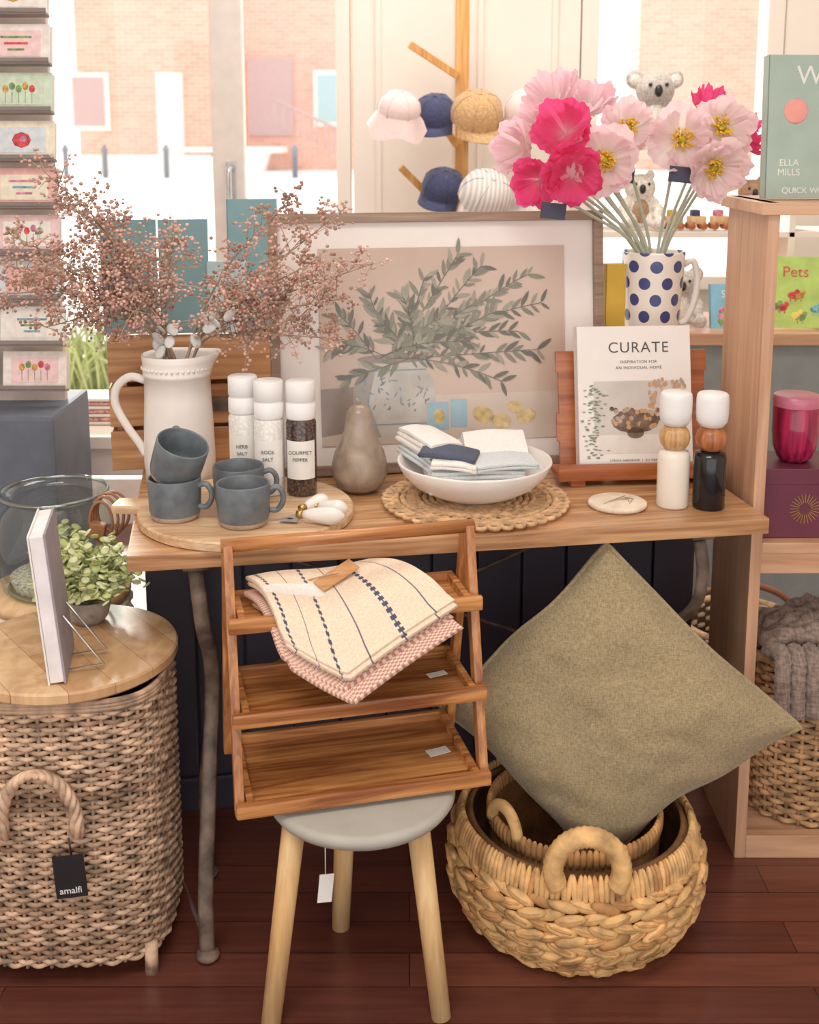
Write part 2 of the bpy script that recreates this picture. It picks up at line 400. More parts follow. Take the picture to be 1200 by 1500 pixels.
for zz in (.214,.100): rect(jc[0]-.068,zz,jc[0]+.068,zz+.003,.0029,M_pblue)
for k in range(34):
    pell((jc[0]+R.uniform(-.07,.07),R.uniform(.125,.20)),R.uniform(.004,.009),R.uniform(.0012,.0025),.003,M_pblue,R.uniform(0,3),8)
pell((jc[0],.240),.078,.010,.003,M_pdark)
for (u,w,s) in ((.09,.115,.024),(.13,.10,.022),(.185,.108,.022),(.16,.128,.018)): pell((u,w),s,s*.72,.0028,M_plem,R.uniform(-.4,.4))
rect(-.03,.085,.015,.145,.0031,M_pmug); rect(.02,.09,.055,.15,.0029,M_pmug)
pell((-.005,.115),.012,.016,.0032,M_plem)
def leaf(c,L,ang,o,mt):
    w=L*.125; dx,dz=math.cos(ang),math.sin(ang); pts=[]
    for t,k in ((0,0),(.25,.8),(.5,1),(.8,.6),(1,0),(.8,-.6),(.5,-1),(.25,-.8)):
        pts.append((c[0]+dx*L*t-dz*w*k,-o,c[1]+dz*L*t+dx*w*k))
    m.poly(pts,mt)
o=.0033
for e in ((.04,.455),(.09,.43),(-.03,.41),(.19,.41),(.22,.35),(.17,.29),(-.15,.38),(-.21,.33),(-.235,.26),(-.20,.20),(.07,.35),(.0,.32),(-.08,.37),(.21,.25),(.13,.185),(-.12,.31),(.11,.33),(.06,.27)):
    p0=Vector((jc[0]+R.uniform(-.04,.05),.240)); p1=Vector(e); mid=(p0+p1)/2+Vector((R.uniform(-.03,.03),R.uniform(.0,.04)))
    N_=15
    last=p0
    for k in range(N_+1):
        t=k/N_; q=p0*(1-t)**2+mid*2*t*(1-t)+p1*t*t
        dd=q-last
        if dd.length>0:
            nn=Vector((-dd.y,dd.x)).normalized()*.0008; m.poly([(last.x-nn.x,-o,last.y-nn.y),(last.x+nn.x,-o,last.y+nn.y),(q.x+nn.x,-o,q.y+nn.y),(q.x-nn.x,-o,q.y-nn.y)],M_pl3)
            ang=math.atan2(dd.y,dd.x)
            for s in (-1,1):
                o+=.000003
                if k>2 and R.random()<.85: leaf(q,R.uniform(.022,.042),ang+s*R.uniform(.3,1.0),o,R.choice([M_pl1,M_pl2,M_pl3,M_pl1]))
        last=q
pic=m.obj('framed_olive_branch_print',(.07,2.385,.7525),(-math.radians(6.5),0,YAW))

# ---------------------------------------------------------------- crate + books
m=MB(); cw,cd,ch=.345,.19,.28
for z in (.045,.14,.235):
    m.box((0,-cd/2+.006,z),(cw,.012,.085),M_crate,None,.003); m.box((0,cd/2-.006,z),(cw,.012,.085),M_crate,None,.003)
    for s in (-1,1): m.box((s*(cw/2-.006),0,z),(.012,cd-.024,.085),M_crate,None,.003)
for s in (-1,1): 
    for k in (-1,1): m.box((s*(cw/2-.025),k*(cd/2-.024),ch/2),(.024,.022,ch),M_crate,None,.002)
m.box((0,0,.27),(cw-.03,cd-.03,.012),M_crate)
m.box((.06,-cd/2-.004,.14),(.05,.01,.03),M_iron,None,.002)
m.obj('wooden_crate',(-.475,2.495,.7505),(0,0,YAW))
def book(name,loc,w,h,t,mc,yaw=0,lean=0,lines=None,lm=None,sp=1.0):
    m=MB(); m.box((0,-t/2+.0015,h/2),(w,.003,h),mc,None,.001); m.box((0,t/2-.0015,h/2),(w,.003,h),mc,None,.001)
    m.box((-w/2+.0015,0,h/2),(.003,t,h),mc,None,.001); m.box((.001,0,h/2),(w-.008,t-.006,h-.008),M_paper)
    ob=m.obj(name,loc,(-lean,0,yaw))
    for (s,x,z,sz) in (lines or []): text(ob,s,(x,-t/2-.0004,z),sz,lm or M_inkw,space=sp)
    return ob
zc=1.031
book('hardcover_book',(-.60,2.475,zc),.115,.245,.022,M_teal,YAW,.06)
book('hardcover_book',(-.485,2.485,zc),.105,.245,.022,M_teal,YAW,.06,[('A little book',0,.16,.012),('of good taste',0,.14,.012)],M_gold)
book('hardcover_book',(-.395,2.49,zc),.085,.155,.02,M_teal2,YAW,.06,[('notes',0,.10,.014)],M_ink)
book('hardcover_book',(-.345,2.55,zc),.11,.285,.03,M_teal,YAW,.05)

# ---------------------------------------------------------------- white jug with dried branches
JX,JY=-.470,2.30
m=MB()
def lip(a,r,z):
    if z>.24:
        k=max(0,math.cos(a))**6*(z-.24)/.03; return r+.022*k, z+.006*k
    return r,z
prof=[(0,.0),(.062,.0),(.069,.006),(.072,.05),(.070,.12),(.067,.18),(.066,.225),(.068,.226),(.0685,.234),(.067,.236),(.069,.255),(.070,.268),(.067,.27),(.063,.262),(.060,.2),(.062,.1),(.06,.012),(0,.012)]
m.lathe(prof,M_white,48,None,True,lip)
for k in range(40):
    a=2*pi*k/40; m.ball((.069*math.cos(a),.069*math.sin(a),.243),.0035,M_white,u=6,v=4)
m.tube(catmull([(-.064,0,.215),(-.095,0,.222),(-.122,0,.20),(-.126,0,.165),(-.105,0,.12),(-.082,0,.085),(-.069,0,.06)],6),[.0085]*37,M_white,10)
jug=m.obj('white_ceramic_jug',(JX,JY,.7505),(0,0,.05))
M_twig=plain('dry_twig',(166,144,120),.8,0,.2); M_bud=plain('dusty_pink_bud',(206,164,150),.85,0,.22,20); M_bud2=plain('brown_bud',(172,126,108),.85,0,.2,20); M_dleaf=plain('pale_dry_leaf',(206,204,200),.8)
m=MB()
def ico(c,r,mt):
    t=(1+5**.5)/2; s=r/1.9
    V=[(-1,t,0),(1,t,0),(-1,-t,0),(1,-t,0),(0,-1,t),(0,1,t),(0,-1,-t),(0,1,-t),(t,0,-1),(t,0,1),(-t,0,-1),(-t,0,1)]
    F=[(0,11,5),(0,5,1),(0,1,7),(0,7,10),(0,10,11),(1,5,9),(5,11,4),(11,10,2),(10,7,6),(7,1,8),(3,9,4),(3,4,2),(3,2,6),(3,6,8),(3,8,9),(4,9,5),(2,4,11),(6,2,10),(8,6,7),(9,8,1)]
    m.add([Vector(v)*s+c for v in V],F,mt,True)
ends=[(-.685,2.20,1.385),(-.75,2.18,1.27),(-.77,2.16,1.16),(-.60,2.28,1.29),(-.455,2.25,1.26),(-.70,2.2,1.09),(-.53,2.2,1.12),(-.67,2.12,1.22),(-.57,2.2,1.22),(-.79,2.22,1.21),(-.62,2.15,1.14),(-.65,2.2,1.33),
      (-.225,2.2,1.335),(-.13,2.22,1.31),(-.07,2.22,1.21),(-.116,2.18,1.07),(-.21,2.2,1.11),(-.17,2.22,1.22),(-.29,2.16,1.17),(-.13,2.16,1.15)]
for e in ends:
    e=Vector(e); right=e.x>-.4
    p0=Vector((JX+R.uniform(-.02,.02),JY+R.uniform(-.02,.02),.80)); p1=Vector((JX+(.035 if right else -.02)+R.uniform(-.01,.01),JY+R.uniform(-.03,.02),1.03))
    mid=p1*.5+e*.5+Vector((0,0,.03+R.uniform(0,.03))) if not right else p1*.5+e*.5+Vector((-.02,0,R.uniform(-.02,.02)))
    C=catmull([p0,p1,mid,e],9); n=len(C)
    m.tube(C,[.0032-.0022*i/n for i in range(n)],M_twig,5)
    for i in range(int(n*.56),n):
        for k in range(3):
            d=Vector((R.gauss(0,1),R.gauss(0,.7),R.gauss(.3,.9))).normalized(); L=R.uniform(.025,.085)*(1 if i<n-2 else .7)
            q0=C[i]; q1=q0+d*L*.5+Vector((0,0,.004)); q2=q0+d*L
            if q2.y>2.31: q2.y=2.31
            m.tube([q0,q1,q2],[.0011,.0009,.0005],M_twig,3,caps=False)
            mt=M_bud if R.random()<.65 else M_bud2
            for b_ in range(8):
                t=R.uniform(.3,1.05); c=q0.lerp(q2,t)+Vector((R.gauss(0,.006),R.gauss(0,.005),R.gauss(0,.006)))
                ico(c,R.uniform(.0024,.0042),mt)
for k in range(14):
    a=R.uniform(0,2*pi); c=Vector((JX+.04*math.cos(a)+.01,JY-.03+.03*math.sin(a),1.03+R.uniform(0,.05)))
    if k>7: c=Vector((-.40+R.uniform(0,.08),2.2,1.07+R.uniform(0,.07)))
    m.ball(c,(.011,.003,.016),M_dleaf,rot=(R.uniform(-1,1),R.uniform(-1,1),R.uniform(-1,1)),u=8,v=5)
m.obj('dried_flower_branches',(JX,JY,1.0),world=True)

# ---------------------------------------------------------------- round board, mugs
m=MB(); m.lathe([(0,0),(.196,0),(.2,.003),(.2,.016),(.197,.019),(0,.019)],M_board,64,None,False)
m.box((-.215,.05,.0095),(.07,.05,.018),M_board,(0,0,-.2),.006)
m.obj('round_serving_board',(-.305,2.085,.7505),(0,0,.1))
ZB=.770
def mug(loc,rot=(0,0,0)):
    m=MB(); 
    m.lathe([(.0,.0),(.040,.0),(.043,.004),(.0445,.010)],M_clay,36)
    m.lathe([(.0445,.010),(.0465,.018),(.0475,.045),(.048,.074),(.0465,.0765),(.0445,.074),(.0435,.03),(.04,.01),(0,.008)],M_slate,36)
    m.tube(catmull([(.045,0,.062),(.060,0,.066),(.070,0,.055),(.070,0,.038),(.060,0,.024),(.045,0,.024)],5),.0052,M_slate,8,flat=1.3)
    return m.obj('coffee_mug',loc,rot)
mug((-.296,1.985,ZB),(0,0,.10)); mug((-.320,2.095,ZB),(0,0,.0)); mug((-.425,2.02,ZB),(0,0,-.2))
mug((-.430,2.035,ZB+.071),(Matrix.Rotation(.34,3,'Y')@Matrix.Rotation(.26,3,'X')@Matrix.Rotation(2.0,3,'Z')).to_euler())
def grinder(x,y,fill,label):
    N=NT('grinder_fill'); vo=N.n('ShaderNodeTexVoronoi'); vo.inputs['Scale'].default_value=170; N.l(N.coord(),vo.inputs['Vector'])
    if fill=='salt': c1,c2=(226,222,216),(250,248,246)
    else: c1,c2=(40,30,32),(110,84,74)
    N.l(N.ramp(vo.outputs['Distance'],[(.1,lin(c2)),(.7,lin(c1))]),N.b.inputs['Base Color']); N.b.inputs['Roughness'].default_value=.12
    m=MB(); m.lathe([(0,0),(.027,0),(.029,.003),(.029,.142),(.026,.15)],N.m,32)
    m.lathe([(.026,.15),(.0275,.15),(.0285,.152),(.0285,.18),(.026,.182),(.0262,.184),(.0285,.186),(.0285,.220),(.0265,.223),(0,.223)],M_whitepl,32)
    a0=-pi/2-1.1
    m.grid(lambda u,v:(.0294*math.cos(a0+2.2*u),.0294*math.sin(a0+2.2*u),.035+.075*v),12,1,M_paper)
    g=m.obj('spice_grinder',(x,y,ZB))
    for i,s in enumerate(label): text(g,s,(0,-.0302,.085-.014*i),.0095,M_ink)
    return g
grinder(-.270,2.168,'salt',['ROCK','SALT']); grinder(-.208,2.165,'pepper',['GOURMET','PEPPER']); grinder(-.325,2.210,'salt',['HERB','SALT'])
m=MB()
for (p,q) in (((-.190,1.985,.787),(-.115,1.972,.787)),((-.190,2.025,.787),(-.150,2.068,.787)),((-.165,2.03,.787),(-.112,2.01,.787))):
    p=Vector(p);q=Vector(q); n=9; C=[p.lerp(q,i/(n-1)) for i in range(n)]
    m.tube(C,[.006,.010,.0125,.014,.0155,.0165,.016,.012,.004],M_white,12)
    d=(q-p).normalized(); m.tube([p,p-d*.012],.0065,M_gold,10); 
    m.box(tuple(p-d*.026+Vector((0,0,-.012))),(.034,.016,.0015),M_steel,(0,0,math.atan2(d.y,d.x)),.0005)
m.obj('cheese_knife_set',(-.14,2.0,.77),world=True)
N=NT('pear_glaze'); f=N.noise(N.coord(),16,5,1); N.l(N.ramp(f,[(.35,lin((136,118,102))),(.65,lin((172,154,136)))]),N.b.inputs['Base Color']); N.b.inputs['Roughness'].default_value=.25
m=MB(); m.lathe([(0,0),(.03,.001),(.046,.012),(.055,.035),(.056,.055),(.05,.08),(.038,.105),(.030,.125),(.0275,.145),(.025,.16),(.018,.172),(.008,.177),(0,.178)],N.m,40)
m.tube([(0,0,.175),(-.002,0,.184),(-.007,0,.189)],[.004,.0035,.003],N.m,8)
m.obj('ceramic_pear',(-.10,2.245,.7505))

# ---------------------------------------------------------------- trivet, bowl, napkins
m=MB(); q_=1.07
for k,r in enumerate([.02,.032,.044,.056,.068,.080,.092,.104,.132,.144]):
    r*=q_; n=max(24,int(r*700)); C=[(r*math.cos(2*pi*i/n),r*math.sin(2*pi*i/n),.006+.0015*math.sin(i*2.1)) for i in range(n)]
    m.tube(C,[.0062+.0012*math.sin(i*1.9+k) for i in range(n)],M_jute,6,closed=True)
m.ball((0,0,.005),(.018,.018,.006),M_jute)
for i in range(44):
    a=2*pi*i/44; c=Vector((.118*q_*math.cos(a),.118*q_*math.sin(a),.006)); ra=Vector((math.cos(a),math.sin(a),0)); ta=Vector((-math.sin(a),math.cos(a),0))
    m.tube([c+ra*(.012*math.cos(b))+ta*(.007*math.sin(b)) for b in [2*pi*j/10 for j in range(10)]],.0035,M_jute,5,closed=True)
    c=Vector((.158*q_*math.cos(a),.158*q_*math.sin(a),.006))
    m.tube([c+ra*(.011*math.cos(b))+ta*(.0105*math.sin(b)) for b in [2*pi*j/10 for j in range(10)]],.0042,M_jute,5,closed=True)
m.obj('jute_placemat',(.128,2.165,.7528))
m=MB(); m.lathe([(0,0),(.06,0),(.066,.004),(.09,.012),(.118,.028),(.139,.050),(.149,.070),(.148,.074),(.144,.072),(.133,.051),(.11,.034),(.08,.02),(0,.014)],M_white,64)
m.obj('serving_bowl',(.125,2.158,.767))
M_bandN=plain('navy_paper_band',(62,70,92),.6)
m=MB()
def nap(c,w,d,th,ang,tx,ty,mt,layers=3,curve=.004):
    T=Matrix.Translation(Vector(c))@Euler((tx,ty,ang)).to_matrix().to_4x4()
    for L in range(layers):
        oz=L*th*1.05; ox=R.uniform(-.002,.002); oy=R.uniform(-.002,.002)
        m.slab(lambda u,v:((u-.5)*w*(1-.02*L)+ox,(v-.5)*d*(1-.02*L)+oy,oz-curve*(2*u-1)**2-curve*.6*(2*v-1)**4+.001*math.sin(9*u+L*2)*math.sin(7*v)),12,10,th*.9,mt,None,T)
nap((.125,2.135,.809),.19,.11,.0075,.12,.03,0,M_linen_b,5)
nap((.045,2.175,.841),.085,.125,.0085,.55,.12,.10,M_linen_b,3)
nap((.038,2.185,.867),.078,.115,.009,.60,.12,.10,M_linen_w,3)
nap((.165,2.200,.853),.125,.08,.0085,.05,.35,-.02,M_linen_w,3)
nap((.175,2.120,.849),.12,.075,.0065,.22,.05,.0,M_linen_b,2)
nap((.085,2.105,.853),.085,.07,.0065,-.15,.10,.06,M_linen_w,2)
T=Matrix.Translation((.075,2.115,.871))@Euler((.10,.08,-.22)).to_matrix().to_4x4()
m.slab(lambda u,v:((u-.5)*.105,(v-.5)*.055,-.004*(2*u-1)**2),8,4,.010,M_bandN,None,T)
m.obj('linen_napkin_pile',(.12,2.15,.82),world=True)
m=MB(); m.lathe([(0,0),(.053,0),(.056,.003),(.056,.008),(.053,.010),(0,.010)],plain('sandstone',(226,206,184),.8,0,.08,50),48)
for i in range(5): m.tube([(-.03+.012*i,-.02+.01*i,.0105),(.0+.008*i,.01,.011),(.02,.03-.012*i,.0105)],.0012,M_clay,5)
m.obj('round_coaster',(.40,2.145,.7505))
M_beech=wood('beech',(196,146,92),(226,180,124),2,1.5,.35); M_acball=wood('mill_ball_wood',(150,84,46),(200,124,74),2,1.5,.3)
def mill(x,y,body,ballm):
    m=MB(); m.lathe([(0,0),(.029,0),(.0305,.003),(.0305,.098),(.028,.108),(.018,.112),(.012,.114)],body,32)
    m.lathe([(.012,.112),(.02,.114),(.027,.124),(.0295,.136),(.027,.148),(.02,.157),(.013,.159)],ballm,32)
    m.lathe([(.013,.158),(.022,.160),(.029,.170),(.0305,.185),(.0305,.213),(.029,.221),(.026,.224),(0,.2245)],M_whitepl,32)
    m.obj('pepper_mill',(x,y,.7505))
mill(.506,2.148,plain('cream_gloss',(240,230,216),.2,0,.01),M_beech); mill(.573,2.138,plain('black_gloss',(18,18,22),.12,0,.05),M_acball)
# ---------------------------------------------------------------- book stand + cookbook
m=MB(); sy=math.radians(5)
ln=math.radians(12)
T=Matrix.Translation((0,0,.012))@Matrix.Rotation(-ln,4,'X')
m.box((-.13,.02,.13),(.05,.014,.25),M_darkwood,None,.003,T); m.box((.13,.02,.13),(.05,.014,.25),M_darkwood,None,.003,T)
m.box((0,.02,.235),(.32,.013,.045),M_darkwood,None,.003,T); m.box((0,.02,.10),(.32,.012,.06),M_darkwood,None,.003,T)
m.box((0,-.005,.022),(.345,.075,.014),M_darkwood,None,.004); m.box((0,-.038,.030),(.345,.012,.034),M_darkwood,None,.004)
for x in (-.13,.13): m.box((x,-.005,.0075),(.03,.07,.015),M_darkwood,None,.002)
for x in (-.12,.12): m.bar((x,.06,.17),(x,.085,.004),.02,.01,M_darkwood)
m.obj('recipe_book_stand',(.468,2.315,.7505),(0,0,sy))
M_cov=plain('cover_white',(238,230,224),.4,0,.01); M_photo=plain('cover_photo',(206,198,190),.4,0,.08,8); M_ph2=plain('cover_tabletop',(226,216,208),.4); M_phd=plain('cover_dark_fruit',(112,86,70),.5,0,.3,60); M_phg=plain('cover_green',(128,138,104),.5); M_pht=plain('cover_tan',(196,150,104),.5)
bk=book('cookbook',(.462,2.300,.7815),.238,.290,.026,M_cov,sy,ln,[('CURATE',.01,.236,.031),('INSPIRATION FOR',.01,.214,.0085),('AN INDIVIDUAL HOME',.01,.202,.0085),('LYNDA GARDENER  |  ALI HEATH',0,.014,.0065)],M_ink,1.12)
m=MB()
def bp(pts,o,mt): m.poly([(u,-.0132-o,w) for u,w in pts],mt)
bp([(-.085,.03),(.105,.03),(.105,.178),(-.085,.178)],.0001,M_photo); bp([(-.085,.03),(.105,.03),(.105,.068),(-.085,.068)],.0003,M_ph2)
def be(c,a,b_,o,mt,n=14): bp([(c[0]+a*math.cos(2*pi*k/n),c[1]+b_*math.sin(2*pi*k/n)) for k in range(n)],o,mt)
be((.0,.095),.05,.024,.0005,M_phd); be((.0,.072),.018,.012,.0005,M_phd); be((.075,.09),.008,.022,.0006,M_phd)
for k in range(50): be((.0+R.uniform(-.05,.055),.10+R.uniform(-.018,.022)),.005,.005,.0006+k*.00001,R.choice([M_phd,M_pht,M_clay,M_phd]),7)
for k in range(60): be((.06+R.uniform(-.03,.045),.145+R.uniform(-.022,.035)),.0035,.005,.0012+k*.00001,R.choice([M_pht,M_pht,M_clay]),7)
for k in range(110): be((-.088+R.gauss(0,.014),.10+R.uniform(-.08,.07)),.004,.0013,.0012+k*.00001,M_phg,6)
m.obj('cover_artwork',parent=bk)
m=MB(); m.box((0,0,.07),(.17,.13,.14),M_crate,None,.004); m.box((0,0,.147),(.185,.14,.014),M_crate,None,.003); m.obj('wooden_riser',(.520,2.535,.7505),(0,0,YAW))
N=NT('polka_dot_glaze'); tc=N.n('ShaderNodeTexCoord'); sp=N.n('ShaderNodeSeparateXYZ'); N.l(tc.outputs['UV'],sp.inputs[0])
U=N.math('MULTIPLY',sp.outputs[0],8.0); tc2=N.n('ShaderNodeSeparateXYZ'); N.l(tc.outputs['Object'],tc2.inputs[0]); V=N.math('MULTIPLY',tc2.outputs[2],1/.036)
row=N.math('FLOOR',V); off=N.math('MULTIPLY',N.math('MODULO',row,2.0),.5)
Uf=N.math('SUBTRACT',N.math('FRACT',N.math('ADD',U,off)),.5); Vf=N.math('SUBTRACT',N.math('FRACT',V),.5)
d2=N.math('ADD',N.math('POWER',N.math('MULTIPLY',Uf,1.4),2.0),N.math('POWER',Vf,2.0))
dot=N.math('LESS_THAN',d2,.135)
N.l(N.mix(dot,lin((240,230,218)),lin((54,64,122))),N.b.inputs['Base Color']); N.b.inputs['Roughness'].default_value=.25
m=MB(); m.lathe([(0,0),(.05,0),(.055,.004),(.056,.05),(.058,.12),(.062,.2),(.067,.27),(.068,.297),(.066,.30),(.063,.297),(.058,.2),(.052,.1),(.05,.01),(0,.01)],N.m,48)
m.tube(catmull([(.064,0,.27),(.085,.0,.278),(.095,0,.24),(.09,0,.19),(.075,0,.15),(.06,0,.14)],6),.007,M_white,10)
m.obj('polka_dot_vase',(.533,2.525,.9055),(0,0,-.1))
book('mustard_notebook',(.443,2.495,.9055),.045,.275,.025,M_mustard,YAW,0)
# poppies
PK=petalmat('pale_pink_petal',(252,220,206),(255,226,228),(255,214,224)); HP=petalmat('hot_pink_petal',(255,170,190),(255,110,160),(250,84,146)); WP=petalmat('white_pink_petal',(254,206,160),(255,240,236),(255,224,228))
M_sta=plain('yellow_stamen',(244,180,36),.7,0,.2,80); M_pist=plain('poppy_seed_head',(176,160,40),.7); M_stem=plain('sage_stem',(184,190,170),.7)
m=MB()
def poppy(C,d,r,mt,center=True,cup=.55):
    T=frameM(C,d)
    for layer in range(2):
        n=4 if layer==0 else 3; a0=R.uniform(0,6)
        for k in range(n):
            A=a0+2*pi*k/n; ph=R.uniform(0,6); wd=1.05 if layer==0 else .95; sc=(1.05 if layer==0 else .82)*R.uniform(.9,1.1); cp=cup*(1 if layer==0 else 1.3)*R.uniform(.8,1.2)
            def fn(u,v):
                s=2*u-1; t=.04+.96*v; ang=A+s*wd*(.5+.5*t**.5); rr=r*sc*t*(1-.13*s**4)*(1+.06*math.sin(5*s+ph)*t+.03*math.sin(23*s+ph)*t)
                h=r*(cp*t**1.8-.12)+r*.13*math.sin(7*s+ph)*t**2.5+layer*.004+r*.06*math.sin(19*s+2*ph)*t**2.5
                return (rr*math.cos(ang),rr*math.sin(ang),h)
            m.grid(fn,26,9,mt,T)
    if center:
        for k in range(60):
            a=R.uniform(0,2*pi); q=r*R.uniform(.1,.38); h=r*R.uniform(.12,.36)
            m.tube([(q*.3*math.cos(a),q*.3*math.sin(a),0),(q*math.cos(a),q*math.sin(a),h)],.0008,M_sta,3,M=T)
            m.ball((q*math.cos(a),q*math.sin(a),h),.0028,M_sta,M=T,u=5,v=4)
        m.ball((0,0,r*.12),(r*.13,r*.13,r*.14),M_pist,M=T,u=10,v=6)
VX,VY,VZ=.533,2.525,1.205
fl=[(.3122,2.36,1.4606,.060,HP,0,(-.3,-1,.3),.75),(.3240,2.34,1.3772,.058,HP,0,(-.1,-1,-.1),.9),(.2620,2.36,1.3656,.048,HP,0,(-.5,-1,-.2),.8),
 (.2326,2.42,1.4282,.052,PK,0,(-.8,-.8,.1),.8),(.3008,2.44,1.5187,.056,PK,0,(-.4,-.7,.7),.7),(.3735,2.46,1.5058,.056,PK,0,(-.1,-.6,.9),.6),
 (.3899,2.35,1.4037,.066,WP,1,(-.1,-1,.0),.45),(.4440,2.40,1.4656,.056,WP,1,(.0,-1,.35),.45),(.5485,2.38,1.4430,.066,WP,1,(.05,-1,.1),.4),
 (.6327,2.40,1.4670,.064,WP,1,(.2,-1,.2),.4),(.6083,2.36,1.3898,.062,WP,1,(.25,-1,-.25),.5),(.6320,2.50,1.4976,.042,HP,0,(.2,-.5,1),.8),(.6920,2.48,1.4500,.045,HP,0,(.8,-.5,.3),.7),(.275,2.50,1.47,.05,PK,0,(-.6,-.6,.5),.7)]
for X,Yv,Z,r,mt,cc,d,cup in fl:
    C=Vector((X,Yv,Z)); d=Vector(d).normalized(); poppy(C,d,r,mt,cc,cup)
    b=C-d*r*.1; b2=b-d*.03+Vector((0,0,-.03)); mouth=Vector((VX+(X-VX)*.14,VY+(Yv-VY)*.2,VZ)); base=Vector((VX-(X-VX)*.08,VY,VZ-.2))
    m.tube(catmull([base,mouth,mouth.lerp(b2,.55)+Vector((0,.0,.01)),b2,b],5),.0034,M_stem,6)
M_tag=plain('navy_swing_tag',(52,52,72),.6)
for (x,y,z) in ((.285,2.31,1.305),(.545,2.35,1.375),(.43,2.37,1.375)): m.box((x,y,z),(.05,.002,.032),M_tag,(0,.1,0),.0005)
m.obj('poppy_bouquet',(VX,VY,VZ),world=True)

# ---------------------------------------------------------------- stool + ladder shelf
SC=(-.082,1.815)
SZ=.366
m=MB(); m.lathe([(0,SZ-.030),(.13,SZ-.032),(.152,SZ-.026),(.16,SZ-.014),(.158,SZ-.004),(.15,SZ),(0,SZ)],M_seat,56)
for (a,b) in (((-.108,-.075),(-.148,-.115)),((.095,-.06),(.135,-.10)),((-.030,.09),(-.046,.125))):
    m.tube([(a[0],a[1],SZ-.03),(b[0],b[1],0)],[.0195,.0165],M_pine,16)
m.tube([(-.055,-.10,SZ-.03),(-.055,-.102,SZ-.10)],.0008,M_paper,4); m.box((-.055,-.103,SZ-.125),(.024,.001,.05),M_paper,(0,.1,.3))
m.obj('round_stool',(SC[0],SC[1],0))
m=MB()
hw=.206; LH=.425
for s in (-1,1):
    m.bar((s*hw,-.105,0),(s*hw,-.006,LH),.016,.024,M_acaciaY,.005,(0,1,0))
    m.bar((s*hw,.105,0),(s*hw,.012,LH-.01),.016,.022,M_acaciaY,.005,(0,1,0))
m.tube([(-hw-.01,-.004,LH-.002),(hw+.01,-.004,LH-.002)],.0115,M_acacia,14)
def tray(z,y0,y1):
    w=2*hw-.020; yc=(y0+y1)/2; d=y1-y0
    for i in range(3): m.box((0,y0+d*(i+.5)/3,z+.005),(w,d/3-.0008,.008),M_acacia,None,.001)
    m.box((0,y0+.006,z+.012),(w+.034,.014,.024),M_acacia,None,.004); m.box((0,y1-.006,z+.012),(w+.0,.012,.024),M_acacia,None,.004)
    for s in (-1,1): m.box((s*(w/2-.006),yc,z+.012),(.012,d-.014,.024),M_acacia,None,.003)
tray(.008,-.130,.105); tray(.148,-.102,.080); tray(.296,-.072,.060)
m.box((.15,-.02,.0185),(.04,.022,.0008),M_paper,(0,0,.2)); m.box((.15,-.01,.159),(.035,.016,.0008),M_paper,(0,0,.2))
LO=Vector((-.10,1.868,SZ+.001)); LA=math.radians(14)
m.obj('tiered_display_shelf',LO,(0,0,LA))
# tea towels
N=NT('striped_towel'); tc=N.n('ShaderNodeTexCoord'); sp=N.n('ShaderNodeSeparateXYZ'); N.l(tc.outputs['UV'],sp.inputs[0])
SX=N.math('ADD',N.math('MULTIPLY',sp.outputs[0],6.0),.1); us=N.math('FRACT',SX); a=N.math('LESS_THAN',N.math('ABSOLUTE',N.math('SUBTRACT',us,.5)),.085)
vs_=N.math('FRACT',N.math('MULTIPLY',sp.outputs[1],17.0)); b=N.math('LESS_THAN',N.math('ABSOLUTE',N.math('SUBTRACT',vs_,.5)),.30)
thin=N.math('LESS_THAN',N.math('ABSOLUTE',N.math('SUBTRACT',us,.5)),.022)
alt=N.math('LESS_THAN',N.math('MODULO',SX,2.0),1.0)
k=N.math('MAXIMUM',N.math('MULTIPLY',N.math('MULTIPLY',a,b),alt),N.math('MULTIPLY',thin,.9))
cr=N.ramp(N.noise(N.coord('Object',(1,1,1)),300,2),[(.3,lin((222,196,168))),(.7,lin((240,218,194)))])
N.l(N.mix(k,cr,lin((66,70,96))),N.b.inputs['Base Color']); N.b.inputs['Roughness'].default_value=.95; M_stripe=N.m
N=NT('pink_check_towel'); ck=N.n('ShaderNodeTexChecker'); ck.inputs['Scale'].default_value=64; ck.inputs['Color1'].default_value=lin((192,130,112)); ck.inputs['Color2'].default_value=lin((234,206,188))
N.l(N.coord('UV'),ck.inputs['Vector']); N.l(ck.outputs[0],N.b.inputs['Base Color']); N.b.inputs['Roughness'].default_value=.95; M_pinkcloth=N.m
m=MB()
A=Vector((-.270,1.850,.700));B=Vector((-.065,1.912,.706));C_=Vector((.078,1.805,.692));D=Vector((-.095,1.70,.612));Ee=Vector((-.195,1.735,.652))
def towel(off,shift):
    def fn(u,v):
        a=A.lerp(B,u); 
        f_=Ee.lerp(D,min(1,u/.45)) if u<.45 else D.lerp(C_,(u-.45)/.55)
        p=a.lerp(f_,v)
        p.z+= .018*math.sin(pi*min(1,v*1.1)) + .003*math.sin(7*u+3*v)+off
        if v>.75: p.z-=.06*(v-.75)**1.3
        p+=Vector(shift); return p
    return fn
m.slab(towel(-.012,(.008,-.010,-.016)),24,20,.009,M_pinkcloth)
m.slab(towel(-.006,(-.008,.002,-.008)),24,20,.009,M_pinkcloth)
m.slab(towel(.006,(0,0,0)),24,20,.008,M_stripe)
m.slab(towel(.0145,(-.004,.004,0)),24,20,.007,M_stripe)
m.slab(lambda u,v:towel(.0185,(0,0,0))(.0+.80*u,.30+.16*v-.16*u),16,4,.002,M_linen_w)
q=towel(.024,(0,0,0))(.60,.25)
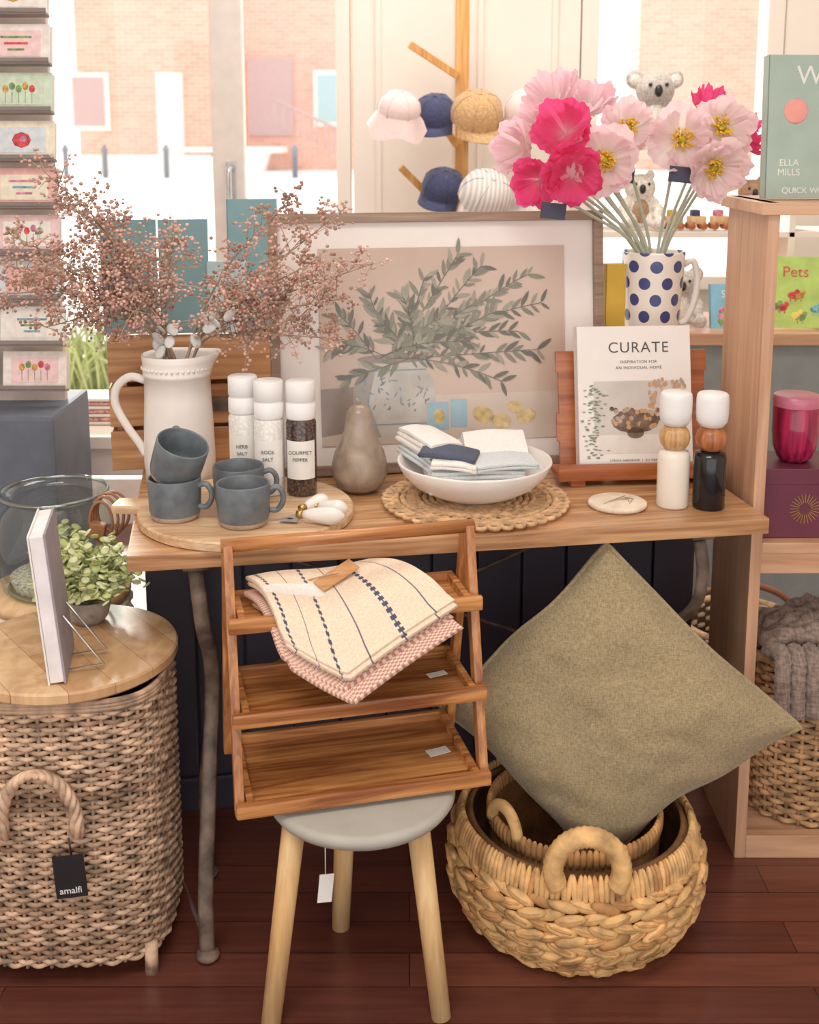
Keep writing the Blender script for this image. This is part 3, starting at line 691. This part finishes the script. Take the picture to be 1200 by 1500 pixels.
m.box(tuple(q+Vector((.0,0,.006))),(.075,.032,.0015),wood('kraft_tag',(184,124,74),(206,150,98),0,1,.8),(.2,-.35,.6),.0004)
m.tube([q+Vector((-.05,.0,-.004)),q+Vector((0,0,.010)),q+Vector((.04,.03,-.002))],.0015,M_jute,5)
m.obj('folded_tea_towels',LO+Vector((0,0,.31)),world=True)

# ---------------------------------------------------------------- hyacinth basket
BC=Vector((.313,2.0,0))
m=MB()
bp_=[(.180,.0),(.205,.02),(.228,.06),(.238,.10),(.235,.14),(.225,.175),(.213,.20)]
def brad(z):
    for (r0,z0),(r1,z1) in zip(bp_,bp_[1:]):
        if z<=z1: return r0+(r1-r0)*(z-z0)/(z1-z0)
    return bp_[-1][0]
m.lathe([(0,.004)]+[(r-.012,z+.003) for r,z in bp_]+[(r-.02,z+.003) for r,z in bp_[::-1]]+[(0,.01)],M_straw2,60)
z=.010; row=0
while z<.160:
    hrow=.013 if z<.055 else .0195
    n=40
    for k in range(n):
        a=2*pi*(k+.5*(row%2)+R.uniform(-.08,.08))/n; r=brad(z)-.004+ (.004 if (k+row)%2 else -.001)
        c=Vector((r*math.cos(a),r*math.sin(a),z+R.uniform(-.0015,.0015)))
        tilt=.24*(1 if row%2 else -1)
        rot=(Matrix.Rotation(a+pi/2,4,'Z')@Matrix.Rotation(tilt+R.uniform(-.1,.1),4,'Y'))
        m.ball(c,(2*pi*r/n*.80,.0085,hrow*.54),M_straw if R.random()<.75 else M_strawb,rot=rot,u=8,v=6)
        if R.random()<.8: m.ball(c+Vector((0,0,hrow*.18)),(2*pi*r/n*.72,.0100,hrow*.22),M_straw if R.random()<.6 else M_strawb,rot=rot,u=8,v=5)
    z+=hrow; row+=1
for k in range(150):
    a=2*pi*k/150; r=brad(.185)-.002
    rot=Matrix.Rotation(a+pi/2,4,'Z')@Matrix.Rotation(R.uniform(-.12,.12),4,'Y')@Matrix.Rotation(-.25,4,'X')
    m.ball((r*math.cos(a),r*math.sin(a),.185),(.0062,.009,.028),M_straw if R.random()<.8 else M_strawb,rot=rot,u=7,v=6)
def arch(cx,cy,ang,zb,w,h,r):
    T=rz((cx,cy,0),ang); n=52; C=[];rs=[]
    for i in range(n+1):
        t=-.55+(pi+1.1)*i/n; C.append(((w)*math.cos(t),0,zb+h*math.sin(t))); rs.append(r*(1.0 if i%2 else .9))
    m.tube(C,rs,M_straw,10,M=T)
a=math.radians(-93)
arch((brad(.19)+.002)*math.cos(a),(brad(.19)+.002)*math.sin(a),a+pi/2,.226,.058,.062,.0185)
a=math.radians(87); arch(brad(.19)*math.cos(a),brad(.19)*math.sin(a),a+pi/2,.222,.052,.056,.0165)
m.obj('woven_basket',BC)
m=MB()
m.lathe([(0,0),(.12,0),(.15,.03),(.160,.10),(.163,.175),(.155,.178),(.150,.10),(.14,.03),(0,.012)],M_straw2,48)
for k in range(90):
    a=2*pi*k/90; rot=Matrix.Rotation(a+pi/2,4,'Z'); m.ball((.160*math.cos(a),.160*math.sin(a),.177),(.0072,.008,.02),M_strawb,rot=rot,u=6,v=5)
for s in (.5,pi+.5):
    T=rz((.158*math.cos(s),.158*math.sin(s),0),s+pi/2); m.tube([(.042*math.cos(t),0,.185+.042*math.sin(t)) for t in [pi*i/16 for i in range(17)]],.011,M_straw,8,M=T)
m.obj('woven_basket',BC+Vector((0,.02,.014)),(0,0,.0))
# cushion
c_top=Vector((.365,2.050,.712)); c_right=Vector((.722,1.985,.380)); c_bot=Vector((.345,1.985,.098)); c_left=Vector((.055,2.09,.370))
m=MB(); nrm=(c_right-c_left).cross(c_top-c_bot).normalized()
if nrm.y>0: nrm=-nrm
def cush(u,v,side):
    a=2*u-1;b=2*v-1
    a2=a*(1-.055*(1-b*b)*a*a); b2=b*(1-.055*(1-a*a)*b*b)
    U=(a2+1)/2;V=(b2+1)/2
    p=(c_left.lerp(c_top,U)).lerp(c_bot.lerp(c_right,U),V)
    h=((1-a**4)*(1-b**4))**.6; h*= (1-.18*(a*a+b*b)/2)
    wr=.013*noise.noise(Vector((a*2.0+side*5,b*2.0,0)))+.006*math.sin(8*(a-b)+2*noise.noise(Vector((a*3,b*3,7))))*(max(abs(a),abs(b))**2)+.004*noise.noise(Vector((a*6,b*6,3)))
    T_=.085 if side>0 else .045
    rim=.008*math.sin(7*a)*(abs(b)**8)+.008*math.sin(6*b+1)*(abs(a)**8)
    pp=p+nrm*(side*(h*T_+wr*h*1.3)+rim)
    pp.z+=.006*math.sin(5*a+2)*(abs(b)**6)*(1-abs(a)**4)
    return pp
m.grid(lambda u,v:cush(u,v,1),56,56,M_khaki); m.grid(lambda u,v:cush(u,v,-1),30,30,M_khaki)
E=[cush(t/40,0,1) for t in range(40)]+[cush(1,t/40,1) for t in range(40)]+[cush(1-t/40,1,1) for t in range(40)]+[cush(0,1-t/40,1) for t in range(40)]
m.tube(E,.0045,M_khaki,7,closed=True)
m.obj('linen_cushion',(.36,2.0,.4),world=True)

# ---------------------------------------------------------------- left side: hamper, disc top, items
def superp(a,b,n,t):
    c,s=math.cos(t),math.sin(t); return (a*math.copysign(abs(c)**(2/n),c), b*math.copysign(abs(s)**(2/n),s))
def wicker(m,a,b,n,z0,z1,rows,ns,rad,amp,mt,mcore,taper=0.0,core=True,spp=4,seg=6):
    P0=[superp(1,1,n,2*pi*i/720) for i in range(720)]
    L=[0]
    for i in range(720):
        p=P0[i];q=P0[(i+1)%720]; L.append(L[-1]+math.hypot(p[0]-q[0],p[1]-q[1]))
    def at(s):
        s=(s%1)*L[-1]
        i=min(719,bisect.bisect_right(L,s)-1); f=(s-L[i])/max(1e-9,L[i+1]-L[i]); p=P0[i];q=P0[(i+1)%720]
        x=p[0]+(q[0]-p[0])*f; y=p[1]+(q[1]-p[1])*f; dx=q[0]-p[0];dy=q[1]-p[1]; l=math.hypot(dx,dy) or 1
        return x,y,dy/l,-dx/l
    K=ns*spp; pts=[at(k/K) for k in range(K)]
    for r in range(rows):
        z=z0+(z1-z0)*(r+.5)/rows; sc=1-taper*(1-(z-z0)/(z1-z0)); C=[]
        jit=R.uniform(-.0012,.0012); ph=R.uniform(0,6)
        mm=mt if not isinstance(mt,list) else R.choice(mt)
        for k,(x,y,nx,ny) in enumerate(pts):
            o=amp*math.cos(pi*k/spp+pi*r); C.append((x*a*sc+nx*o,y*b*sc+ny*o,z+jit+.0014*math.sin(k*.11+ph)))
        m.tube(C,rad,mm,seg,closed=True)
    m0=mt[0] if isinstance(mt,list) else mt
    for k in range(ns):
        x,y,nx,ny=at(k/ns+.0); m.tube([(x*a*(1-taper),y*b*(1-taper),z0),(x*a,y*b,z1)],rad*.8,m0,5)
    if core:
        vs=[];fs=[]
        for i,(x,y,nx,ny) in enumerate(pts):
            vs+= [((x*a-nx*amp*1.2)*(1-taper),(y*b-ny*amp*1.2)*(1-taper),z0),(x*a-nx*amp*1.2,y*b-ny*amp*1.2,z1)]
        for i in range(K): j=(i+1)%K; fs.append([2*i,2*j,2*j+1,2*i+1])
        fs.append([2*i for i in range(K)]); m.add(vs,fs,mcore,True)
    return at
HC=Vector((-.606,1.95,0))
M_rattB=plain('pale_rattan',(200,166,138),.75,0,.3,30,.3); M_rattC=plain('brown_rattan',(152,118,94),.75,0,.3,30,.3)
m=MB(); wicker(m,.168,.160,3.6,.035,.525,58,56,.0043,.0048,[M_rattan,M_rattB,M_rattan,M_rattC],M_rattan2,.0)
for s in (-1,1):
    for k in (-1,1): m.tube([(s*.145,k*.135,.06),(s*.145,k*.135,0)],.012,M_rattan,8)
for i in range(3):
    m.tube([superp(.172,.164,3.6,2*pi*t/90)+(.525-.006*i,) for t in range(90)],.0055,M_rattan,6,closed=True)
for i in range(4):
    ph=i*2*pi/4; C=[]
    for t in range(49):
        q=t/48; A_=pi*q; x=-.022+.062*math.cos(A_); zz=.315+.10*math.sin(A_)
        if q in (0,1): zz-=.02
        C.append((x+.0065*math.cos(ph+q*26),-.178-.012*math.sin(A_)+.0065*math.sin(ph+q*26),zz))
    m.tube(C,.0060,M_rattB,6)
m.tube([(.028,-.192,.30),(.032,-.195,.27)],.0018,M_black,5)
m.box((.028,-.196,.232),(.052,.0015,.078),M_black,(0,-.06,.05),.0005)
hm=m.obj('wicker_hamper',HC,(0,0,math.radians(3)))
text(hm,'amalfi',(.029,-.1980,.202),.016,M_inkw,(pi/2,-.06,.05))
N=NT('disc_top_wood'); co=N.coord('Object',(1,1,1))
br=N.n('ShaderNodeTexBrick'); br.inputs['Scale'].default_value=1; br.inputs['Brick Width'].default_value=.9; br.inputs['Row Height'].default_value=.075; br.inputs['Mortar Size'].default_value=.0006
br.inputs['Color1'].default_value=lin((204,158,112)); br.inputs['Color2'].default_value=lin((232,194,148)); br.inputs['Mortar'].default_value=lin((160,116,80)); mp=N.n('ShaderNodeMapping'); mp.inputs['Rotation'].default_value=(0,0,.9); N.l(co,mp.inputs[0]); N.l(mp.outputs[0],br.inputs['Vector'])
g=N.noise(N.coord('Object',(7,5,1)),2.5,5,1.6); N.l(N.mix(.8,br.outputs[0],N.ramp(g,[(.3,(.66,.56,.50,1)),(.65,(1.05,1.05,1.05,1))]),'MULTIPLY'),N.b.inputs['Base Color']); N.b.inputs['Roughness'].default_value=.25; M_disc=N.m
m=MB(); m.lathe([(0,0),(.184,0),(.188,.004),(.188,.018),(.185,.022),(0,.022)],M_disc,72,None,False); m.obj('round_wooden_tabletop',(HC.x,HC.y,.5325))
ZD=.555
m=MB(); T=Euler((-.08,0,math.radians(101))).to_matrix().to_4x4()
m.box((0,0,.130),(.15,.004,.26),plain('grey_cover',(150,140,146),.6),None,.001,T); m.box((0,.013,.130),(.146,.022,.254),plain('page_block',(236,230,232),.8),None,.001,T); m.box((0,.026,.130),(.15,.003,.26),M_paper,None,.001,T)
for xx in (.03,-.03):
    m.tube([T@Vector((xx,-.004,.10)),T@Vector((xx,-.06,.0))+Vector((0,0,.004)),T@Vector((xx,.03,.0))+Vector((0,0,.004))],.0022,M_steel,6)
m.obj('book_on_easel',(-.585,1.87,ZD+.002))
M_lf=plain('fresh_leaf',(192,202,130),.5,0,.15,30); M_lf2=plain('pale_leaf',(220,224,172),.5,0,.1,30)
def foliage(m,n,base,rx,rz_,ls):
    for k in range(n):
        d=Vector((R.gauss(0,1),R.gauss(0,.8),abs(R.gauss(.2,.8)))).normalized(); L=R.uniform(.35,1.0)*rx; tip=Vector(base)+Vector((d.x*L,d.y*L*.8,d.z*L*rz_))
        if k%2==0: m.tube([Vector(base)-Vector((0,0,.025)),tip],.0008,M_lf,3,caps=False)
        for j in range(3):
            q=tip+Vector((R.gauss(0,.007),R.gauss(0,.007),R.gauss(0,.007)))
            m.ball(q,(ls,ls*.85,.0022),R.choice([M_lf,M_lf2]),rot=(R.uniform(-.8,.8),R.uniform(-.8,.8),R.uniform(0,3)),u=7,v=4)
m=MB(); m.lathe([(0,0),(.028,0),(.036,.012),(.042,.032),(.042,.046),(.039,.047),(.037,.034),(0,.032)],plain('stone_pot',(150,140,132),.8,0,.15,60),28)
foliage(m,260,(0,0,.06),.095,1.15,.010)
m.obj('potted_plant',(-.602,2.055,ZD+.0005))
m=MB(); wicker(m,.14,.14,2,.02,.50,32,36,.006,.005,plain('white_wicker',(226,212,196),.8,0,.1,40),M_rattan2)
m.lathe([(0,.5),(.145,.5),(.147,.51),(.145,.52),(0,.52)],M_disc,40); m.lathe([(0,0),(.13,0),(.13,.02),(0,.02)],M_rattan2,24)
m.obj('wicker_pedestal',(-.735,2.31,0))
M_glass=glass('clear_glass',(236,244,240),.4,.02,1.0)
M_grim=glass('glass_rim',(214,228,224),1.2,.02,1.6)
m=MB(); m.lathe([(0,0.001),(.095,.001),(.112,.01),(.118,.05),(.118,.12),(.108,.165),(.088,.188),(.088,.20),(.108,.206)],M_glass,48)
m.tube([(.108*math.cos(2*pi*i/48),.108*math.sin(2*pi*i/48),.207) for i in range(48)],.005,M_grim,8,closed=True)
m.tube([(.098*math.cos(2*pi*i/48),.098*math.sin(2*pi*i/48),.006) for i in range(48)],.005,M_grim,8,closed=True)
gv=m.obj('glass_terrarium',(-.735,2.31,.521))
m=MB(); m.lathe([(0,.004),(.088,.004),(.098,.03),(.07,.036),(0,.04)],plain('pebbles',(206,196,182),.9,0,.3,120,.6),30)
foliage(m,60,(.0,0,.065),.055,1.3,.010)
m.obj('moss_and_leaves',parent=gv)
m=MB()
for k in range(4):
    c=Vector((-.598+.006*k,2.155+.006*k,.715)); n=20
    m.tube([c+Vector((.022*math.cos(2*pi*i/n)*(1+.14*k),.01*k*.2,.040*math.sin(2*pi*i/n)*(1+.12*math.sin(k))+.004*k)) for i in range(n)],.0030,M_leather,6,closed=True)
m.tube(catmull([(-.598,2.155,.67),(-.590,2.15,.64),(-.585,2.145,.61),(-.592,2.145,.585)],5),.004,M_leather,6)
m.tube([(-.592,2.145,.59),(-.60,2.12,.559)],.003,M_leather,6)
m.box((-.604,2.150,.70),(.03,.02,.03),M_leather,(0,.2,0),.004)
m.obj('leather_strap_coil',(-.60,2.15,.6),world=True)
M_redst=plain('red_stripe_cloth',(214,150,140),.9,0,.3,90)
m=MB()
for i in range(7): m.box((0,0,.006+.011*i),(.17,.12,.009),M_redst if i%2 else M_linen_w,(0,0,R.uniform(-.05,.05)),.004)
m.obj('folded_cloth_stack',(-.86,3.2,.6585))
m=MB(); m.box((0,0,.64),(.4,.36,.035),M_cream,None,.004)
for a in (-.17,.17):
    for b in (-.15,.15): m.box((a,b,.315),(.04,.04,.62),M_cream,None,.004)
m.box((0,0,.58),(.34,.30,.08),M_cream,None,.003); m.obj('console_table',(-.86,3.2,0))
# ---------------------------------------------------------------- greeting card rack
m=MB(); M_rk=plain('rack_grey',(96,102,116),.6)
CP=[plain('card_%d'%i,c,.7,0,.06,60) for i,c in enumerate([(246,234,226),(240,230,206),(246,206,206),(246,240,232),(206,222,196),(240,180,172),(214,222,228)])]
CA=[plain('card_art_%d'%i,c,.7,0,.3,90) for i,c in enumerate([(206,66,70),(226,156,70),(104,160,170),(214,120,150),(120,150,90)])]
M_rack2=plain('rack_rail',(128,114,110),.6)
m.box((-.10,.03,.42),(.34,.30,.80),M_rk,None,.01); m.box((-.10,.03,.02),(.40,.36,.04),M_rk,None,.01)
m.box((-.10,.06,1.35),(.30,.02,1.1),plain('rack_panel',(206,190,180),.7),None,.004)
for col in range(2):
    for i in range(10):
        z=.86+i*.107; x=-.17*col; y=-.02
        T=Matrix.Translation((x,y,z))@Matrix.Rotation(-.18,4,'X')
        c=CP[(i*3+col)%7]; m.box((0,0,.046),(.15,.003,.092),c,None,.0005,T)
        m.box((0,-.0025,.048),(.11,.001,.058),CP[(i*5+2)%7],None,0,T)
        kind=(i+col)%3; ca=CA[(i*2+col)%5]; cb_=CA[(i+3)%5]
        if kind==0:
            for q in range(5): m.ball((-.03+.015*q,-.0032,.055+.006*(q%2)),(.007,.0008,.009),R.choice(CA),M=T,u=8,v=4); m.box((-.03+.015*q,-.0032,.036),(.0015,.0006,.026),CA[4],None,0,T)
        elif kind==1:
            for q in range(3): m.box((0,-.0034,.062-.014*q),(.07-.016*q,.0006,.005),ca if q!=1 else cb_,None,0,T)
        else:
            m.ball((0,-.0032,.048),(.022,.0008,.018),ca,M=T,u=14,v=4); m.ball((.004,-.0042,.05),(.010,.0006,.008),cb_,M=T,u=10,v=4)
        for q in range(3): m.box((R.uniform(-.002,.002),.006+.004*q,.044),(.15,.002,.090),M_paper,None,0,T)
        m.box((0,-.006,.001),(.156,.03,.006),M_rack2,None,.001,T); m.box((0,-.02,.006),(.156,.002,.012),M_rack2,None,.0005,T)
m.obj('greeting_card_rack',(-.885,2.70,0))

# ---------------------------------------------------------------- hat stand
m=MB(); M_hs=wood('hat_stand_wood',(216,146,66),(240,182,104),2,.7,.4)
HY=4.0; hx=.177
m.box((hx,HY,.97),(.045,.045,1.86),M_hs,None,.004); m.box((hx,HY,.02),(.4,.3,.04),M_hs,None,.006)
def peg(x0,z0,x1,z1,y): m.bar((x0,y,z0),(x1,y-.03,z1),.024,.03,M_hs,.003,(0,1,0))
peg(.16,1.42,.06,1.56,HY-.03); peg(.12,1.20,-.03,1.35,HY-.04); peg(.19,1.44,.30,1.56,HY-.03); peg(.19,1.24,.32,1.36,HY-.03); peg(.16,1.65,.0,1.75,HY-.03)
m.obj('wooden_hat_stand',(hx,HY,0),world=True)
def cap(name,c,mt,r=.085,brim=True,rot=(0,0,0),m2=None):
    m=MB()
    m.lathe([(r,0),(r*1.02,r*.3),(r*.93,r*.65),(r*.68,r*.95),(r*.35,r*1.08),(0,r*1.12)],mt,28)
    m.ball((0,0,r*1.12),(.008,.008,.004),mt,u=8,v=4)
    for k in range(6):
        a=k*pi/3; m.tube([(r*q*math.cos(a)*1.012,r*q*math.sin(a)*1.012,r*zz*1.01) for q,zz in ((1,0),(1.02,.3),(.93,.65),(.68,.95),(.35,1.08))],.0016,mt,5)
    if brim:
        m.slab(lambda u,v:(r*.95*math.sin((u-.5)*2.4),-r*(.85*math.cos((u-.5)*2.4))-v*r*.75*math.cos((u-.5)*2.6),-.01*v-.012*(2*u-1)**2*v*2),12,6,.004,m2 or mt)
    else:
        m.lathe([(r,0.005),(r*1.2,-r*.35),(r*1.45,-r*.85)],mt,36,None,True,lambda a,rr,z:(rr*(1+.05*math.sin(5*a)*(rr>r*1.05)),z+ (.010*math.sin(4*a+1) if rr>r*1.05 else 0)))
    return m.obj(name,c,rot)
cap('baseball_cap',(.215,3.82,1.505),M_tan,.084,rot=(.55,-.1,.35))
cap('baseball_cap',(.085,3.86,1.51),M_navyhat,.070,rot=(.5,.1,-.3))
cap('bucket_hat',(-.035,3.72,1.52),M_pinkhat,.066,brim=False,rot=(.35,.15,0))
cap('sun_hat',(.385,3.80,1.52),M_pinkhat,.076,brim=False,rot=(.45,-.15,0))
cap('baseball_cap',(.11,3.84,1.27),M_navyhat,.072,rot=(.4,.3,-.4))
N=NT('striped_linen'); w=N.n('ShaderNodeTexWave'); w.inputs['Scale'].default_value=22; N.l(N.coord(),w.inputs[0]); N.l(N.ramp(w.outputs[0],[(.4,lin((234,226,218))),(.6,lin((200,194,192)))]),N.b.inputs['Base Color']); N.b.inputs['Roughness'].default_value=.9
cap('baseball_cap',(.235,3.70,1.255),N.m,.085,rot=(.8,.2,.2))
cap('bucket_hat',(.375,3.82,1.25),M_linen_w,.062,brim=False,rot=(.4,-.3,0))

# ---------------------------------------------------------------- toy display at right rear
M_cab2=plain('grey_green_cabinet',(150,158,156),.6,0,.04)
m=MB(); 
m.box((1.15,3.5,.875),(1.5,.42,.035),M_caseX,None,.003); m.box((1.15,3.52,.43),(1.46,.36,.85),M_cab2,None,.003)
for z in (1.16,1.42): m.box((1.15,3.6,z),(1.3,.22,.018),M_cream,None,.002)
for x in (.52,1.15,1.78): m.box((x,3.6,1.16),(.02,.22,.54),M_cream,None,.002)
m.obj('toy_display_shelf',(1.15,3.5,0),world=True)
def plush(name,loc,fur,fur2,s=1,ears='koala',rot=(0,0,0)):
    e=bpy.data.objects.new(name,None); bpy.context.collection.objects.link(e); e.location=loc; e.rotation_euler=rot
    m=MB(); m.ball((0,0,.055),(.045,.04,.055),fur,u=20,v=14); m.ball((0,-.01,.125),(.048,.042,.042),fur,u=20,v=14)
    for q in (-1,1):
        if ears=='koala': m.ball((q*.048,0,.152),(.024,.014,.024),fur,u=14,v=10)
        else: m.ball((q*.032,0,.162),(.015,.009,.016),fur,u=12,v=8)
        m.tube([(q*.035,-.01,.085),(q*.055,-.035,.06),(q*.045,-.055,.045)],[.018,.016,.015],fur,12); m.ball((q*.045,-.057,.044),.016,fur)
        m.tube([(q*.025,-.02,.03),(q*.045,-.055,.018),(q*.05,-.075,.02)],[.022,.018,.017],fur,12); m.ball((q*.05,-.078,.022),(.018,.014,.02),fur)
    for i in range(len(m.v)): m.v[i]=m.v[i]*s
    b=m.obj('fur_body',parent=e); rm=b.modifiers.new('fuse','REMESH'); rm.mode='VOXEL'; rm.voxel_size=.004; rm.use_smooth_shade=True
    sm=b.modifiers.new('soft','SMOOTH'); sm.iterations=4
    m=MB(); m.ball((0,-.052,.122),(.010,.010,.015),M_black)
    for q in (-1,1):
        m.ball((q*.02,-.048,.137),.005,M_black,u=8,v=6)
        if ears=='koala': m.ball((q*.050,-.012,.150),(.014,.006,.014),fur2)
    m.ball((0,-.028,.055),(.028,.017,.038),fur2)
    for i in range(len(m.v)): m.v[i]=m.v[i]*s
    m.obj('face_and_belly',parent=e); return e
FG=fabric('grey_plush',(190,180,172),200); FW=fabric('cream_plush',(238,228,216),200); FB=fabric('brown_plush',(178,140,110),200)
plush('koala_plush',(.735,3.56,1.434),FG,FW,1.22)
plush('teddy_bear',(.70,3.56,1.173),FW,FB,1.0,'bear'); plush('koala_plush',(.80,3.42,.897),FG,FW,1.0); plush('teddy_bear',(1.04,3.56,1.173),FB,FW,.9,'bear')
m=MB()
for i,c in enumerate((M_mustard,M_navyhat,CA[3])):
    x=.07*i; m.box((x,0,.03),(.055,.04,.025),M_pine,None,.008); m.box((x-.005,0,.05),(.028,.034,.022),c,None,.008)
    for a in (-.018,.018):
        for b in (-.022,.022): m.lathe([(0,-.003),(.012,-.003),(.012,.003),(0,.003)],M_darkwood,14,Matrix.Translation((x+a,b,.0125))@Matrix.Rotation(pi/2,4,'X'))
m.obj('wooden_toy_cars',(.80,3.53,1.172))
GB=plain('green_book',(176,206,100),.5,0,.1); YB=plain('yellow_book',(240,214,90),.5); BB=plain('blue_book',(130,190,214),.5)
def animals(bk_,w_,h_,t_,cols):
    m=MB()
    for k in range(7):
        x=R.uniform(-.36,.36)*w_; z=h_*R.uniform(.12,.55); c=R.choice(cols)
        m.ball((x,-t_/2-.0006,z),(.016,.0006,.011),c,u=12,v=4); m.ball((x+.012,-t_/2-.0008,z+.010),(.008,.0006,.008),c,u=10,v=4)
        m.box((x-.007,-t_/2-.0007,z-.012),(.003,.0006,.012),c); m.box((x+.007,-t_/2-.0007,z-.012),(.003,.0006,.012),c)
    m.obj('cover_animals',parent=bk_)
p1=book('picture_book',(1.13,3.36,.897),.19,.21,.012,GB,-.1,.2,[('Pets',0,.15,.045)],CA[0]); animals(p1,.19,.21,.012,CA+[YB])
p2=book('picture_book',(.935,3.36,.897),.11,.13,.012,BB,.1,.2,[('Sea',0,.09,.03)],M_inkw); animals(p2,.11,.13,.012,CA)
p3=book('picture_book',(1.35,3.36,.897),.19,.20,.012,YB,-.1,.2,[('Farm',0,.14,.045)],GB); animals(p3,.19,.20,.012,CA)
# ---------------------------------------------------------------- on the bookcase
M_sage=plain('sage_cover',(160,180,168),.5,0,.03)
bb=book('cookbook',(.780,2.26,1.3325),.20,.27,.03,M_sage,.06,.05,[('W',-.02,.215,.05),('ELLA',-.055,.062,.018),('MILLS',-.055,.044,.018),('QUICK WINS',-.02,.010,.016)],M_inkw)
m=MB(); m.ball((-.045,-.0155,.165),(.024,.001,.024),plain('coral_seal',(232,150,140),.5),u=24,v=6); m.box((.045,-.0155,.12),(.07,.001,.2),M_paper)
for k in range(14): m.ball((.045+R.uniform(-.025,.025),-.0163,.12+R.uniform(-.08,.08)),(R.uniform(.006,.014),.0006,R.uniform(.006,.012)),R.choice(CA),u=10,v=4)
m.obj('cover_seal',parent=bb)
M_plum=plain('plum_card',(96,32,54),.5,0,.05)
m=MB(); m.box((0,0,.055),(.16,.13,.11),M_plum,None,.002); m.box((0,0,.125),(.164,.134,.032),M_plum,None,.002)
for k in range(24):
    a=2*pi*k/24; m.bar((.0+.012*math.cos(a),-.0660,.06+.012*math.sin(a)),(.0+.03*math.cos(a),-.0660,.06+.03*math.sin(a)),.0012,.001,M_gold,0,(0,1,0))
m.obj('gift_box',(.772,2.24,.6745))
N=NT('magenta_glass'); N.b.inputs['Roughness'].default_value=.08
nz=N.noise(N.coord('Object',(40,40,2)),2,2); N.l(N.ramp(nz,[(.35,lin((112,14,44))),(.65,lin((176,36,80)))]),N.b.inputs['Base Color'])
m=MB(); m.lathe([(0,0),(.026,0),(.034,.008),(.042,.03),(.045,.06),(.045,.115),(.042,.118),(.041,.11),(.041,.09),(0,.088)],N.m,40); m.lathe([(.0452,.112),(.046,.12),(.0455,.132),(.042,.134),(0,.134)],plain('candle_lid',(200,110,136),.3),40)
m.obj('scented_candle',(.765,2.235,.8162))
m=MB(); wicker(m,.155,.12,2.2,.05,.40,30,34,.0058,.006,plain('seagrass',(182,140,98),.85,0,.25,40,.3),M_rattan2,.12)
m.tube([(.157*math.cos(2*pi*i/60),.122*math.sin(2*pi*i/60),.40) for i in range(60)],[.0095+.0012*(i%2) for i in range(60)],M_jute,8,closed=True)
m.obj('seagrass_basket',(.865,2.285,0))
M_knit=fabric('grey_brown_knit',(140,120,110),160,.95,.35)
m=MB()
for k in range(7):
    y=-.07+.022*k; C=[]
    for i in range(26):
        t=i/25; C.append((-.14+.28*t,y+.008*math.sin(9*t+k),.40+.055*math.sin(pi*t)**.6+.01*math.sin(14*t+k*1.3)))
    m.tube(C,[.017+.004*math.sin(i*2.4) for i in range(26)],M_knit,8)
for k in range(5):
    x=-.13+.03*k; m.tube(catmull([(x,-.10,.43),(x,-.135,.425),(x-.003,-.148,.38),(x,-.147,.31)],6),[.015+.003*(i%2) for i in range(19)],M_knit,8)
m.obj('knitted_throw',(.865,2.275,.012))
m=MB(); wicker(m,.15,.15,2,.0,.20,14,30,.0075,.008,plain('white_rope',(226,208,186),.9,0,.12,40,.3),M_rattan2,.1)
m.tube([(.15*math.cos(2*pi*i/50),.15*math.sin(2*pi*i/50),.2) for i in range(50)],.011,M_jute,8,closed=True)
m.tube([(.15*math.cos(t),0,.2+.10*math.sin(t)) for t in [pi*i/20 for i in range(21)]],.009,M_leather,8)
m.obj('rope_basket',(.86,2.85,.008))

# ---------------------------------------------------------------- lights
w=bpy.data.worlds.new('sky'); bpy.context.scene.world=w; w.use_nodes=True
bg=w.node_tree.nodes['Background']; bg.inputs[0].default_value=(1.0,.975,.94,1); bg.inputs[1].default_value=1.6
def light(kind,name,loc,rot,e,col=(1,.96,.9),size=1,sy=None,ang=10):
    l=bpy.data.lights.new(name,kind); l.energy=e; l.color=col
    if kind=='AREA':
        l.size=size
        if sy: l.shape='RECTANGLE'; l.size_y=sy
    if kind=='SUN': l.angle=math.radians(ang)
    o=bpy.data.objects.new(name,l); bpy.context.collection.objects.link(o); o.location=loc; o.rotation_euler=rot; return o
s=light('SUN','sun',(0,0,10),(0,0,0),5.5,(1,.94,.84)); s.rotation_euler=Vector((.30,-.75,-.52)).to_track_quat('-Z','Y').to_euler()
light('AREA','overhead_fill',(-.4,.6,2.95),(0,0,0),34,(1,.93,.84),1.6,1.0)  # unseen fill lamp added overhead to brighten the front objects
light('AREA','overhead_fill',(.2,3.1,2.95),(0,0,0),28,(1,.96,.9),1.6,.8)  # second added fill lamp out of view, lifts the rear of the room
# ---------------------------------------------------------------- camera
cd_=bpy.data.cameras.new('camera'); cam=bpy.data.objects.new('camera',cd_); bpy.context.collection.objects.link(cam)
cam.location=(0,0,1.45); cam.rotation_euler=(math.radians(80),0,0)
cd_.sensor_fit='HORIZONTAL'; cd_.sensor_width=36; cd_.lens=51; cd_.shift_y=-250/1200; cd_.clip_end=300
cd_.dof.use_dof=True; cd_.dof.focus_distance=2.15; cd_.dof.aperture_fstop=7
bpy.context.scene.camera=cam
vs=bpy.context.scene.view_settings; vs.view_transform='Standard'; vs.exposure=.15; vs.gamma=1.12
